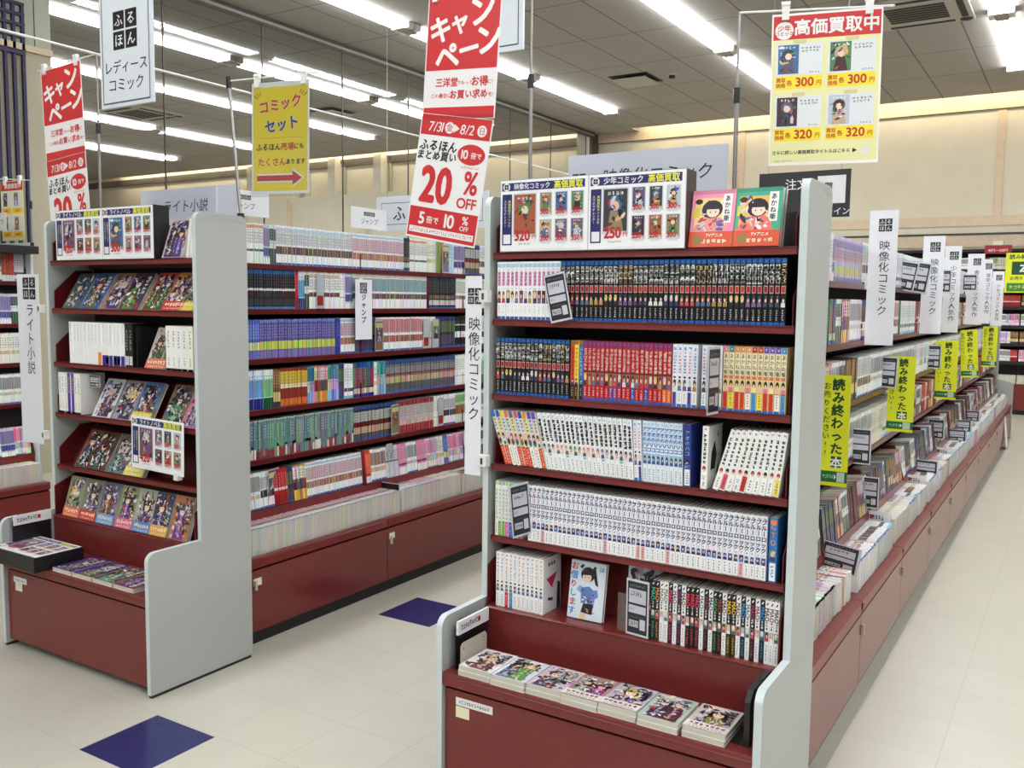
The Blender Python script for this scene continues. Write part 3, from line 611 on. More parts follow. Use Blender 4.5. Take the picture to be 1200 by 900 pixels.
# ---- nearest end shelf, row by row
z1, z2, z3, z4, z5 = ZS[1], ZS[2], ZS[3], ZS[4], ZL
run('pink', .0, .222, 14, z1, 'white comic with pink title, # from the left on the top spine row', 'white and pink comics, top spine row', [0,1,2,3,4,5,6,7,2,5,8,8,3,1])
run('black', .226, .888, 43, z1, 'black blue-topped comic, # black from the left on the top spine row', 'black comics, top spine row', [q for q in (0,1,2,3,4,5,6,7,8,9,10,11,12,13,14) for _ in range(3)])
run('black', .0, .258, 17, z2, 'black blue-topped comic, # from the left on the row with red comics', 'black comics beside the red comics', [0,1,3,3,5,5,6,6,7,7,8,9,9,11,12,4,2])
for s_, x, c in (('orange', .260, 'orange-red'), ('yellow', .2745, 'yellow'), ('azure', .289, 'blue')):
    run(s_, x, x+.0142, 1, z2, 'single %s comic between the black comics and the red comics' % c, None)
run('red', .304, .580, 20, z2, 'red comic with purple top, # from the left of the red set', 'red comics on the second spine row', [0,1,2,6,7,8,9,3,12,13,14,5,18,19,11,20,24,25,4,10])
run('ice', .582, .655, 5, z2, 'white comic with small blue top print, # right of the red set', 'pale comics right of the red set', [0,1,2,3,4])
run('ice', .667, .724, 4, z2, 'pale comic left of the slanting tag, # of four after the gap', 'pale comics by the slanting tag', [5,4,6,7])
run('akane', .727, .897, 11, z2, 'colour-topped comic with black brush title, # of eleven at the right end', 'colour-topped comics at the right end', range(11))
run('multi', .036, .186, 10, z3, 'bright comic leaning left, # from the left end of the third spine row', 'bright leaning comics', range(10), l0=-19, l1=-15)
run('script', .187, .474, 20, z3, 'white comic with grey script title, # of the left-leaning white set', 'white script-titled comics', range(20), l0=-13.5, l1=-4)
run('ice', .476, .500, 2, z3, 'pinkish white comic just left of the blue-titled set, # of two', 'pinkish comics left of the blue set', [1,3], l0=-3)
run('blueair', .502, .622, 9, z3, 'pale comic with blue title, # from the left of the blue-titled set', 'blue-titled comics', range(9), l0=-2)
run('deepblue', .624, .646, 1, z3, 'deep blue comic at the right end of the blue-titled set', None, l0=-1)
def blackart(m, w, h, d):
    x = w/2+.0003
    m.poly([(x,.025,.05),(x,.06,.05),(x,.07,.09),(x,.05,.13),(x,.03,.10)], (40,40,44)); m.poly([(x,.075,.03),(x,.09,.03),(x,.085,.075)], (70,70,76)); m.poly([(x,.07,.14),(x,.08,.14),(x,.078,.16)], (60,60,60))
book('comic_book', 'plain', 3, .018, .174, .112, 'thick white comic standing alone before the gap, dark figure on its cover', None, (.681, .014, z3), ry=math.radians(1), extra=blackart)
run('plain', .706, .888, 10, z3, 'white comic leaning right, # of ten at the right end of the third spine row', 'white comics leaning right', [0,1,2,3,4,5,6,7,8,9], l0=16, l1=7)
run('pale', .0, .100, 8, z4, 'pale comic with coloured foot, # from the left end of the fourth spine row', 'pale comics on the fourth spine row', range(8))
run('lock', .122, .862, 49, z4, 'white comic with navy katakana title, # from the left of its long set', 'white comics with navy titles', [0,1,2,3,4,4,5,6,6,6,7,9,9,10,10,11,12,13,14,14,15,15,16,17,18,18,19])
run('gto', .868, .890, 1, z4, 'blue comic lettered in orange at the right end of the fourth spine row', None)
def redtri(m, w, h, d):
    x = w/2+.0003; m.poly([(x,.02,h*.62),(x,.055,h*.42),(x,.085,h*.68)], (206,44,84)); m.poly([(x,.085,h*.0),(x,.108,0),(x,.108,h*.45),(x,.09,h*.5)], (46,46,52)); m.poly([(x,.03,h*.22),(x,.06,h*.18),(x,.06,h*.24),(x,.03,h*.27)], (46,46,52)); m.pseudo
    for k in range(3): m.poly([(x,.03+k*.016,h*.84),(x,.041+k*.016,h*.84),(x,.041+k*.016,h*.9),(x,.03+k*.016,h*.9)], (90,84,84))
run('rent', .012, .168, 10, z5, 'white comic with black dot, # from the left on the lowest ledge', 'white comics on the lowest ledge', range(10), y=.006)
book('comic_book', 'rent', 11, .0148, .174, .112, 'white comic with red triangle cover closing the lowest left set', None, (.1765, .006, z5), extra=redtri)
mao = [(i, 'maod' if i in (0,1,4,6,8,9,10,12,14,15,17,18,20,22,24) else 'maow') for i in range(28)]
nb = {'maod': 0, 'maow': 0}
for i, s_ in mao:
    nb[s_] += 1
    run(s_, .540+.01305*i, .540+.01305*(i+1), 1, z5, '%s comic titled in rotated Latin letters, %s such one from the left' % ('black' if s_ == 'maod' else 'white', nth(nb[s_])), 'black and white comics on the lowest ledge', [i], y=.006)
# ---- covers seen from the front
def cover(m, w, h, R_, bg, title=None, obi=None, tc=(30,30,40), obit=(255,240,200), style=0):
    """generic illustrated cover on the sheet x -w/2..w/2, z 0..h"""
    m.rect(-w/2, w/2, 0, h, bg, -.0003, 'gloss')
    def tone(a, c): return tuple(max(0, min(255, int(a[i]*(1-.5)+c[i]*.5))) for i in range(3))
    cols = [(lambda c: tuple(int(v*.6+sum(c)/3*.4) for v in c))([R_.randint(20, 190) for _ in range(3)]) for _ in range(6)]
    for k in range(7):       # backdrop shards
        x, z = R_.uniform(-.45, .3)*w, R_.uniform(.05, .8)*h; a, b = R_.uniform(.1, .4)*w, R_.uniform(.08, .3)*h
        X0, X1, Z0, Z1 = max(-w/2, x), min(w/2, x+a), z, min(h, z+b)
        m.poly([(X0, -.0004, Z0), (X1, -.0004, Z0+.2*(Z1-Z0)), (X1, -.0004, Z1), (X0+.3*(X1-X0), -.0004, Z1-.1*(Z1-Z0))], tone(bg, cols[k % 6]), 'gloss')
    nf = 1 if style == 0 else 2
    m.busy(-w/2, w/2, 0, h, 90, -.00042, 'gloss', .5, .34)
    for q in range(nf):
        y = -.001-.0006*q
        cx = (R_.uniform(-.1, .1) if nf == 1 else (-.2, .2)[q] + R_.uniform(-.05, .05))*w; s = (.82 if nf == 1 else .6)*w; cz = h*R_.uniform(.60, .70)
        hair = R_.choice(((34,28,34),(70,46,34),(200,196,206),(226,200,120),(120,46,50),(60,60,100),(90,80,130))); cl = R_.choice(cols)
        m.poly([(cx-.34*s,y,h*.02),(cx+.36*s,y,h*.02),(cx+.26*s,y,cz-.22*s),(cx+.08*s,y,cz-.12*s),(cx-.08*s,y,cz-.12*s),(cx-.27*s,y,cz-.25*s)], cl, 'gloss')
        m.poly([(cx-.1*s,y-.0001,h*.1),(cx+.06*s,y-.0001,h*.1),(cx+.06*s,y-.0001,cz-.14*s),(cx-.05*s,y-.0001,cz-.14*s)], tone(cl, (240,240,240)), 'gloss')
        m.disc(cx, cz+.05*s, .26*s, .25*s, hair, y-.0001, 12, 'gloss')
        m.poly([(cx-.27*s,y-.0001,cz-.28*s),(cx-.12*s,y-.0001,cz-.18*s),(cx-.15*s,y-.0001,cz+.1*s),(cx-.26*s,y-.0001,cz+.05*s)], hair, 'gloss'); m.poly([(cx+.12*s,y-.0001,cz-.2*s),(cx+.3*s,y-.0001,cz-.3*s),(cx+.26*s,y-.0001,cz+.05*s),(cx+.15*s,y-.0001,cz+.1*s)], hair, 'gloss')
        m.disc(cx, cz-.02*s, .16*s, .17*s, SKIN[R_.randint(0, 2)], y-.0002, 12, 'gloss')
        m.poly([(cx-.17*s,y-.0003,cz+.04*s),(cx+.17*s,y-.0003,cz+.04*s),(cx+.12*s,y-.0003,cz+.17*s),(cx-.12*s,y-.0003,cz+.17*s)], hair, 'gloss')
        for e in (-1, 1): m.disc(cx+e*.07*s, cz-.03*s, .022*s, .03*s, (40,34,44), y-.0004, 8, 'gloss')
        m.busy(max(-w/2, cx-.42*s), min(w/2, cx+.42*s), h*.02, cz-.17*s, 44, y-.0004, 'gloss', .6, .3)
        m.busy(max(-w/2, cx-.34*s), min(w/2, cx+.34*s), cz+.06*s, min(h, cz+.34*s), 16, y-.0004, 'gloss', .75, .4)
    if title: m.pseudo(w*.33 if style == 0 else -w*.3, h*.66, w*.2, h*.5, 5, tc, y=-.0030, bars=7, th=.16)
    if obi:
        m.rect(-w/2, w/2, 0, h*.24, obi, -.0026, 'gloss'); m.pseudo(0, h*.15, w*.86, h*.09, 7, obit, y=-.0030, vert=False, bars=6, th=.2); m.pseudo(0, h*.05, w*.8, h*.05, 9, obit, y=-.0030, vert=False)
def face_book(kind, w, h, t, seed, label, group, loc, rx=-.16, rz=0.0, ry=0.0, cat='book', flat=False, art=None, **kw):
    """book whose front cover looks out (or up, when flat); spine at its left"""
    m = MB(seed=seed); R_ = random.Random(seed); bg = kw.pop('bg', tuple(R_.randint(60, 230) for _ in range(3)))
    sp = kw.pop('spine', bg)
    for y0, y1 in ((0, .0007), (t-.0007, t)): m.box(-w/2, w/2, y0, y1, 0, h, (244,244,242), 'gloss')
    m.box(-w/2, -w/2+.0007, .0007, t-.0007, 0, h, sp, 'gloss'); m.pseudo
    if art: art(m, w, h)
    else: cover(m, w, h, R_, bg, **kw)
    o = m.build(kind, loc=loc, rot=(-math.pi/2 if flat else rx, ry, rz)); tag(o, label, cat, group)
    p = MB(); p.box(-w/2+.0008, w/2-.0015, .0008, t-.0008, .001, h-.001, mat='pages'); p.build('page_block', o)
    return o
def art_band(top):
    def f(m, w, h):
        m.rect(-w/2, w/2, 0, h, top, -.0003, 'gloss'); m.rect(-w/2, w/2, h*.93, h, tuple(int(q*.86) for q in top), -.0004, 'gloss')
        m.rect(-w*.42, w*.30, h*.30, h*.86, (244,214,140) if top[0] > 200 else (240,180,90), -.0005, 'gloss')
        m.rect(w*.22, w*.42, h*.42, h*.92, (250,250,244), -.0006, 'gloss'); m.text('あかね噺', w*.32, h*.67, h*.115, BLK, y=-.0009, bold=.03, vert=True, sx=.9, mat='gloss')
        c = (238,150,150) if top[0] > 200 else (236,120,110)
        m.poly([(-w*.5,-.0007,h*.26),(w*.36,-.0007,h*.26),(w*.22,-.0007,h*.5),(0,-.0007,h*.56),(-w*.3,-.0007,h*.46)], c, 'gloss')
        m.disc(-w*.02, h*.66, w*.24, h*.16, (34,28,34), -.0008, 14, 'gloss'); m.disc(-w*.0, h*.62, w*.15, h*.105, SKIN[2], -.0009, 12, 'gloss'); m.poly([(-w*.17,-.001,h*.66),(w*.17,-.001,h*.66),(w*.1,-.001,h*.76),(-w*.12,-.001,h*.76)], (34,28,34), 'gloss')
        for e in (-1, 1): m.disc(e*w*.06, h*.61, w*.015, h*.014, (40,30,36), -.0011, 8, 'gloss')
        m.busy(-w*.45, w*.3, h*.28, h*.88, 30, -.00062, 'gloss', .2, .4); m.busy(-w*.4, w*.3, h*.28, h*.5, 14, -.00075, 'gloss', .2, .4)
        m.disc(-w*.34, h*.8, w*.09, h*.05, (60,44,40), -.0008, 9, 'gloss'); m.rect(-w*.46, -w*.3, h*.52, h*.7, (226,206,90), -.0007, 'gloss')
        m.rect(-w/2, w/2, 0, h*.27, (222,84,48), -.0012, 'gloss'); m.text('TVアニメ', w*.08, h*.205, h*.07, (250,246,236), y=-.0015, bold=.04, mat='gloss', sx=1.0); m.pseudo(w*.08, h*.1, w*.6, h*.07, 5, (250,236,200), y=-.0015, vert=False, bars=6, th=.2); m.disc(-w*.3, h*.13, w*.12, h*.09, (150,120,60), -.0014, 10, 'gloss')
    return f
zt = ZS[0]
face_book('comic_book', .122, .158, .016, 11, 'pink-edged comic facing out beside the price list box on top', 'comics facing out on the top shelf', (.676, .02, zt+.003), rx=-.2, art=art_band((240,150,180)), spine=(250,240,240))
face_book('comic_book', .122, .158, .016, 12, 'green-edged comic facing out at the right of the top shelf', 'comics facing out on the top shelf', (.800, .02, zt+.003), rx=-.2, art=art_band((70,170,140)), spine=(250,240,240))
face_book('comic_book', .122, .158, .016, 13, 'second pink-edged comic hidden behind the front pink-edged one', 'comics facing out on the top shelf', (.678, .040, zt+.003), rx=-.2, art=art_band((240,150,180)), spine=(250,240,240))
face_book('comic_book', .122, .158, .016, 14, 'second green-edged comic behind the front green-edged one', 'comics facing out on the top shelf', (.802, .040, zt+.003), rx=-.2, art=art_band((70,170,140)), spine=(250,240,240))
def art_girl(m, w, h):
    m.rect(-w/2, w/2, 0, h, (222,234,244), -.0003, 'gloss')
    m.poly([(-w*.16,-.0005,0),(w*.0,-.0005,0),(w*.06,-.0005,h*.2),(-w*.12,-.0005,h*.16)], SKIN[0], 'gloss'); m.poly([(-w*.12,-.0006,h*.12),(w*.2,-.0006,h*.10),(w*.22,-.0006,h*.28),(-w*.06,-.0006,h*.30)], (34,34,44), 'gloss')
    m.poly([(-w*.14,-.0007,h*.28),(w*.24,-.0007,h*.28),(w*.26,-.0007,h*.5),(w*.06,-.0007,h*.58),(-w*.16,-.0007,h*.54)], (96,130,190), 'gloss'); m.poly([(-w*.3,-.0006,h*.5),(-w*.1,-.0006,h*.42),(w*.02,-.0006,h*.5),(-w*.2,-.0006,h*.58)], (140,170,214), 'gloss')
    m.poly([(w*.12,-.0008,h*.34),(w*.34,-.0008,h*.42),(w*.3,-.0008,h*.54),(w*.14,-.0008,h*.52)], (110,144,204), 'gloss')
    m.disc(0, h*.78, w*.2, h*.13, (40,32,38), -.0008, 14, 'gloss'); m.disc(-w*.02, h*.73, w*.13, h*.09, SKIN[2], -.0009, 12, 'gloss'); m.poly([(-w*.15,-.001,h*.76),(w*.13,-.001,h*.78),(w*.08,-.001,h*.87),(-w*.12,-.001,h*.86)], (40,32,38), 'gloss')
    m.poly([(w*.1,-.0009,h*.88),(w*.2,-.0009,h*.94),(w*.32,-.0009,h*.6),(w*.24,-.0009,h*.62)], (40,32,38), 'gloss'); 
    for e in (-1, 1): m.disc(-w*.02+e*w*.05, h*.73, w*.013, h*.013, (50,36,44), -.0011, 8, 'gloss')
    m.busy(-w*.2, w*.3, h*.1, h*.56, 26, -.0009, 'gloss', .35, .3); m.busy(-w*.25, w*.3, h*.82, h*.95, 12, -.00105, 'gloss', .9, .4)
    for i, (ch, c) in enumerate(zip('お借りします', ((214,60,80),(60,130,200),(214,60,80),(60,130,200),(214,60,80),(60,130,200)))): m.text(ch, -w*.38, h*(.90-.155*i), w*.22, c, y=-.0013, bold=.03, mat='gloss')
    m.text('は', w*.39, h*.9, w*.14, (60,130,200), y=-.0013, bold=.03, mat='gloss')
face_book('comic_book', .118, .174, .015, 15, 'pale blue comic facing out on the lowest ledge, ponytailed figure', None, (.3115, .035, z5+.003), rx=-.16, art=art_girl)
face_book('comic_book', .112, .174, .015, 16, 'white comic with blue figures behind the sleeved tag, lowest ledge', None, (.478, .10, z5+.003), rx=-.05, bg=(236,238,244), title=True, tc=(60,80,190))
# ---- pairs lying face up on the front deck
FL = [((.092, 0), (236,230,228), 'black-and-pink illustrated'), ((.208, -.004), (214,222,236), 'pale cover with blue ribbon'), ((.324, 0), (206,190,196), 'red-haired pair on dark'), ((.436, -.003), (170,140,130), 'brown and gold illustrated'), ((.549, 0), (190,180,196), 'lilac-haired figure with pink strip'), ((.666, -.004), (176,190,180), 'green and blue illustrated'), ((.789, 0), (206,196,190), 'golden-haired figure with pink strip')]
for i, ((x, dy), bg, tx) in enumerate(FL):
    for k in range(2):
        z = ZD + .0155*k
        o = face_book('comic_book', .113, .150 if i < 7 else .15, .0152, 40+i, ('%s comic lying face up, top of the %s pair from left' if k else '%s comic under the top copy in the %s pair from left') % (tx, nth(i+1)), 'comics lying on the front deck', (x+.002*k, -.232+dy, z+.0155), flat=True, bg=bg, title=True, tc=(244,240,236) if i in (2, 3, 5) else (40,36,60), obi=(236,226,214) if i in (3, 4, 6) else None, obit=(150,80,110), style=i % 2)
# ------------------------------------------------------------------ light novels on the left end shelf
O_ = (BX, BY)
def ln(x, z, seed, label, rx=-.56, y=.013, w=.124, h=.176, t=.017, **k):
    return face_book('light_novel', w, h, t, seed, label, k.pop('group', 'light novels facing out'), (BX+x, BY+y, z+.002), rx=rx, **k)
# row one (seven covers)
for i, (x, bg, tx, kw) in enumerate([(.118, (70,92,88), 'dark green', {}), (.246, (58,90,160), 'blue with pale title', dict(title=True, tc=(236,236,240))), (.382, (150,120,110), 'brown and white', {}), (.505, (74,60,84), 'dark violet', dict(title=True, tc=(230,220,230))),
        (.655, (176,80,66), 'reddish group-scene', dict(style=1)), (.775, (196,150,90), 'warm orange', dict(obi=(206,60,60)))]):
    ln(x, ZS[1], 60+i, '%s light novel, %s from left among covers under the price box' % (tx, nth(i+1)), bg=bg, **kw)
ln(.858, ZS[1], 67, 'yellow-robed light novel at the right end of the leaning covers under the price box', bg=(120,150,170), obi=(226,200,60), w=.08)
m_ = 'light_novel'
run('lnwhite', .10, .475, 15, ZS[2], 'thick white light novel, # from the left of the white spine set', 'white light novels', [0,1,2,3,4,1,2,3,5,6,7,8,7,9,8], kind=m_, O=O_, d=.118, h=.176)
run('bw', .478, .530, 2, ZS[2], 'black-spined light novel, # of two right of the white set', 'black light novels', [0,1], kind=m_, O=O_, d=.118, h=.176)
ln(.665, ZS[2], 71, 'light novel with group of figures leaning before the black panel', rx=-.42, bg=(206,196,190), style=1, obi=(214,120,100))
run('lnmix', .735, .895, 5, ZS[2], 'pale light novel spine, # from left at the right end of the white-set row', 'pale light novels at the right end', [0,1,6,2,5], kind=m_, O=O_, d=.118, h=.174)
run('lnmix', .008, .168, 7, ZS[3], 'light novel spine, # from the left end of the third spine row, white and purple', 'white and purple light novels', range(7), kind=m_, O=O_, d=.118, h=.176)
for i, (x, bg, tx, kw) in enumerate([(.305, (214,216,222), 'white cover with dark figure', dict(title=True)), (.44, (150,150,160), 'grey armoured-figure', {}), (.56, (80,120,170), 'blue and yellow', dict(obi=(226,206,60))), (.75, (120,112,84), 'olive', {}), (.86, (206,120,160), 'pink', dict(w=.09))]):
    ln(x, ZS[3], 75+i, '%s light novel leaning above the hanging price sheet, %s from left' % (tx, nth(i+1)), rx=-.5, bg=bg, **kw)
for i, (x, bg, tx, kw) in enumerate([(.165, (120,84,60), 'orange and black', {}), (.255, (96,70,50), 'dark brown', {}), (.385, (110,110,104), 'grey battle-scene', {}), (.505, (206,196,110), 'yellow-strip', dict(obi=(226,210,110)))]):
    ln(x, ZS[4], 82+i, '%s light novel left of the hanging price sheet, %s from the left' % (tx, nth(i+1)), bg=bg, **kw)
for i, (x, bg, tx, kw) in enumerate([(.085, (150,146,110), 'olive group portrait', dict(obi=(236,120,90))), (.205, (122,126,110), 'dark-suited group portrait', dict(obi=(206,60,60))), (.325, (96,104,130), 'silver-haired group portrait', dict(obi=(120,160,210))),
        (.452, (150,150,110), 'gold-green portrait', dict(obi=(220,110,150))), (.565, (170,170,160), 'white-dressed portrait', dict(obi=(90,140,200))), (.672, (60,70,100), 'night-blue portrait', dict(obi=(226,170,90))), (.795, (176,120,80), 'red-haired rider', {})]):
    o = ln(x, ZL, 90+i, '%s light novel on the lowest ledge, %s from the left' % (tx, nth(i+1)), rx=-.3, y=.0, bg=bg, spine=(60,50,110), w=.112, **kw)
for i, (x, bg, tx) in enumerate([(.392, (70,40,110), 'purple'), (.522, (60,50,120), 'blue-violet'), (.652, (70,80,46), 'olive'), (.782, (120,60,52), 'red-brown')]):
    face_book('light_novel', .124, .178, .016, 100+i, '%s light novel lying face up on the deck, %s right of the black box' % (tx, nth(i+1)), 'light novels lying on the deck', (BX+x, BY-.236, ZD+.0165), flat=True, bg=bg, title=True, tc=(236,230,240))
face_book('light_novel', .12, .16, .016, 108, 'light novel facing out beside the price list box on the left end shelf', None, (BX+.775, BY+.02, ZS[0]+.003), rx=-.34, bg=(190,170,176), style=1, title=True)
run('lnwhite', .845, .893, 3, ZS[0], 'white light novel spine at the top right corner, # of three', 'light novels at the top right corner', [0,1,2], kind=m_, O=O_, y=.03, l0=10, h=.15)
m = MB(); m.box(0, .004, 0, .10, 0, .165, mat='black'); m.box(0, .09, .1, .103, 0, .165, mat='black')
o = m.build('book_divider', loc=(BX+.545, BY+.02, ZS[2]+.001)); tag(o, 'black divider board with small white card, right of the white light novels', 'divider')
q = MB(); q.rect(.012, .058, .108, .152, (206,206,208), .0995); q.rect(.014, .034, .112, .13, BLK, .0990); q.rect(.014, .056, .135, .148, (150,150,156), .0990); q.build('card', o)
# ------------------------------------------------------------------ price lists, tags, banners
def sheet(m, w, h, col=(246,246,246), t=.0008): m.box(-w/2, w/2, 0, t, 0, h, col)
BC = [(70,40,44),(90,90,120),(80,130,80),(170,90,60),(60,60,66),(200,170,140),(150,130,100),(190,200,210),(120,80,110),(60,110,160)]
def thumb(m, x, z, w, h, seed, dark=False):
    R_ = random.Random(seed); bg = BC[seed % 10]
    m.rect(x-w/2, x+w/2, z, z+h, bg, -.0008); m.poly([(x-w*.35,-.001,z),(x+w*.35,-.001,z),(x+w*.2,-.001,z+h*.5),(x-w*.2,-.001,z+h*.5)], BC[(seed*3+4) % 10])
    m.disc(x, z+h*.66, w*.3, h*.2, BC[(seed*7+1) % 10], -.0011, 9); m.disc(x, z+h*.6, w*.17, h*.12, SKIN[seed % 3], -.0012, 8); m.busy(x-w/2, x+w/2, z, z+h, 16, -.00122, 'print', .5, .5); m.pseudo(x, z+h*.9, w*.7, h*.1, 4, WHT, y=-.0015, vert=False)
def price_list(m, x0, x1, h, title, big, prices, seed, th=.0):
    """one printed buying-price sheet between x0 and x1"""
    w = x1-x0
    m.rect(x0+.002, x1-.002, .002, h-.002, (244,245,247), -.0002)
    m.rect(x0+.02*w, x1-.04*w, h*.845, h*.955, (44,40,104), -.0005); m.disc(x0+.075*w, h*.9, .042*w, .042*w, WHT, -.0008, 14)
    for a in (-1, 1):
        for b in (-1, 1): m.rect(x0+.075*w+a*.013*w-.011*w, x0+.075*w+a*.013*w+.011*w, h*.9+b*.013*w-.011*w, h*.9+b*.013*w+.011*w, BLK, -.001)
    n = len(title); s = min(.085*w, .44*w/n)
    m.text(title, x0+.37*w, h*.9, s, WHT, y=-.001, bold=.03, sx=.95); m.text('高価買取', x0+.78*w, h*.9, .08*w, (240,236,70), y=-.001, bold=.04)
    m.rect(x0+.025*w, x0+.14*w, h*.09, h*.80, (44,40,104), -.0005); m.rect(x0+.04*w, x0+.125*w, h*.11, h*.24, WHT, -.0008)
    m.text('高価買取タイトルを', x0+.11*w, h*.53, .042*w*(h/w), (240,236,120), y=-.001, bold=.02, vert=True, sx=1.1); m.text('スマホでチェック!', x0+.06*w, h*.53, .042*w*(h/w), WHT, y=-.001, bold=.02, vert=True, sx=1.1)
    m.rect(x0+.15*w, x0+.43*w, h*.20, h*.81, (214,216,220), -.0006); thumb(m, x0+.29*w, h*.24, .25*w, h*.55, seed)
    m.text(big, x0+.265*w, h*.225, .145*w, RED, y=-.0016, bold=.06, sx=.85); m.text('円', x0+.40*w, h*.2, .05*w, RED, y=-.0016, bold=.03)
    m.pseudo(x0+.29*w, h*.105, .14*w, h*.025, 6, (70,70,76), vert=False); m.pseudo(x0+.6*w, h*.03, .66*w, h*.012, 30, (140,140,144), vert=False, bars=2)
    for i, p in enumerate(prices):
        cx = x0 + (.53 + .175*(i % 3))*w; z0 = h*(.535 if i < 3 else .17)
        m.rect(cx-.073*w, cx+.073*w, z0-h*.05, z0+h*.27, (214,216,220), -.0006); thumb(m, cx, z0+h*.01, .125*w, h*.25, seed*5+i*3+1)
        m.text(p, cx-.012*w, z0+h*.01, .072*w, RED, y=-.0016, bold=.06, sx=.85); m.text('円', cx+.055*w, z0-h*.005, .026*w, RED, y=-.0016, bold=.03); m.pseudo(cx, z0-h*.062, .1*w, h*.018, 6, (110,110,116), vert=False, bars=3)
def price_box(x0, xm, x1, h, d, loc, label, titles, bigs, prs, seed):
    t = thing('price_list_box', label, 'sign', loc)
    m = MB(); m.box(x0, x1, .001, d, 0, h, mat='black'); m.build('box', t, bevel=.001)
    for k, (a, b) in enumerate(((x0, xm), (xm, x1))):
        m = MB(seed=seed+k); m.box(a, b, .0001, .0009, 0, h-.001, (200,200,204)); price_list(m, a, b, h, titles[k], bigs[k], prs[k], seed+k); m.build('price_sheet', t)
    m = MB(); m.poly([(x0,-.003,0),(x1,-.003,0),(x1,-.003,h),(x0,-.003,h)], mat='clear')
    return t
price_box(.018, .318, .613, .214, .075, (0, 0, ZS[0]+.0005), 'black box with two buying-price sheets atop the nearest end shelf', ('映像化コミック', '少年コミック'), ('320', '250'), (('300','200','300','200','300','350'), ('300','300','300','250','250','300')), 3)
price_box(.05, .372, .695, .208, .075, (BX, BY, ZS[0]+.0005), 'black box with two buying-price sheets atop the left end shelf', ('ライトノベル', 'ライトノベル'), ('420', '300'), (('300','300','350','320','320','350'), ('500','350','350','320','300','350')), 8)
m = MB(seed=31); m.box(-.16, .16, .0001, .0009, 0, .212, (246,246,246)); price_list(m, -.16, .16, .212, 'ライトノベル', '420', ('300','300','350','320','320','350'), 8)
t = thing('price_list_sheet', 'buying-price sheet hung by clips over the fourth light novel row', 'sign', (BX+.70, BY-.012, .792), (0, math.radians(1.5), 0)); m.build('sheet', t)
m = MB(); m.box(.10, .125, -.004, .022, -.02, .012, mat='white'); m.build('clip', t, bevel=.003)
# small black shop tags
def tag_card(w, h, label, loc, rz=0.0, ry=0.0, rx=0.0, group='black and white shop tags', clear=False, wide=False, seed=0):
    t = thing('shop_tag', label, 'price tag', loc, (rx, ry, rz), group)
    m = MB(seed=seed); m.box(-w/2, w/2, 0, .0012, 0, h, (206,206,212)); m.rect(-w*.44, w*.44, h*.04, h*.96, (38,37,44), -.0003)
    m.pseudo(0, h*.89, w*.7, h*.05, 8, (150,150,156), y=-.0006, vert=False, bars=3)
    m.rect(-w*.38, w*.38, h*.58, h*.83, (200,200,210), -.0006); m.pseudo(-w*.05, h*.75, w*.5, h*.08, 5, BLK, y=-.0009, vert=False, bars=5)
    m.rect(-w*.38, w*.38, h*.40, h*.54, (200,200,210), -.0006); m.pseudo(-w*.25, h*.47, w*.2, h*.04, 3, (110,110,120), y=-.0009, vert=False)
    m.pseudo(0, h*.335, w*.6, h*.03, 9, (130,130,136), y=-.0006, vert=False, bars=3); m.rect(-w*.36, w*.06, h*.15, h*.27, (190,190,200), -.0006); m.pseudo(-w*.15, h*.21, w*.36, h*.08, 4, BLK, y=-.0009, vert=False); m.rect(w*.12, w*.36, h*.12, h*.31, (206,206,212), -.0006)
    m.build('card', t)
    m = MB(); m.box(-w/2-.002, w/2+.002, .0013, .0023, -.004, h+.002, mat='clear')
    if clear: m.box(-w/2-.03, -w/2-.002, .0013, .0023, -.004, h*.7, mat='clear')
    m.build('sleeve', t)
    return t
tag_card(.072, .142, 'grey-edged shop tag tilted between the white and black comics', (.240, -.006, ZS[1]-.002), ry=math.radians(-12), seed=1)
tag_card(.072, .182, 'shop tag turned sideways left of the colour-topped comics', (.715, -.022, 1.188), rz=math.radians(84), seed=2)
tag_card(.072, .165, 'shop tag turned sideways between pale comics and the navy-titled set', (.122, -.018, .768), rz=math.radians(68), ry=math.radians(-6), seed=3)
tag_card(.075, .165, 'sleeved shop tag on the lowest ledge beside the black and white comics', (.502, -.004, ZL+.004), rz=math.radians(-8), clear=True, seed=4)
t = tag_card(.075, .05, 'small grey card beside the purple light novel spines', (BX+.215, BY+.05, ZS[3]+.12), seed=5)
# upright white section flags clipped to shelf edges
def flag(x0, x1, y, z0, z1, text, label, clip='l', small=None, tz=.0, icon=.036, ts=.05, clips=(.45, .14), dx=None):
    t = thing('section_flag', label, 'sign', (x0, y, z0), group='white section flags')
    w, h = x1-x0, z1-z0; m = MB(); m.box(0, w, 0, .0012, 0, h, (234,235,241))
    icon4(m, w*.56, h-.062, icon, y=-.0006); m.text(text, w*.56, h-.125-len(text)*ts*1.02/2, ts, (40,40,46), y=-.0008, vert=True, space=1.02)
    m.build('board', t)
    for f in clips:
        m = MB(); cx = w+.012 if clip == 'r' else -.012
        m.box(cx-.016, cx+.016, -.012, .012, f*h-.018, f*h+.018, mat='white'); m.box(cx-.004, cx+.004, -.014, -.012, f*h-.01, f*h+.01, (60,60,60)); q = m.build('clip', t, bevel=.004)
    return t
flag(-.100, -.0395, -.012, .935, 1.56, '映像化コミック', 'narrow white flag with seven characters clipped left of the nearest end shelf', 'r', icon=.026, ts=.046, clips=(.90, .08))
flag(-2.47, -2.305, -.075, .83, 1.575, 'ライト小説', 'wide white flag clipped left of the light novel end shelf', 'r', icon=.05, ts=.062, clips=(.8, .06))
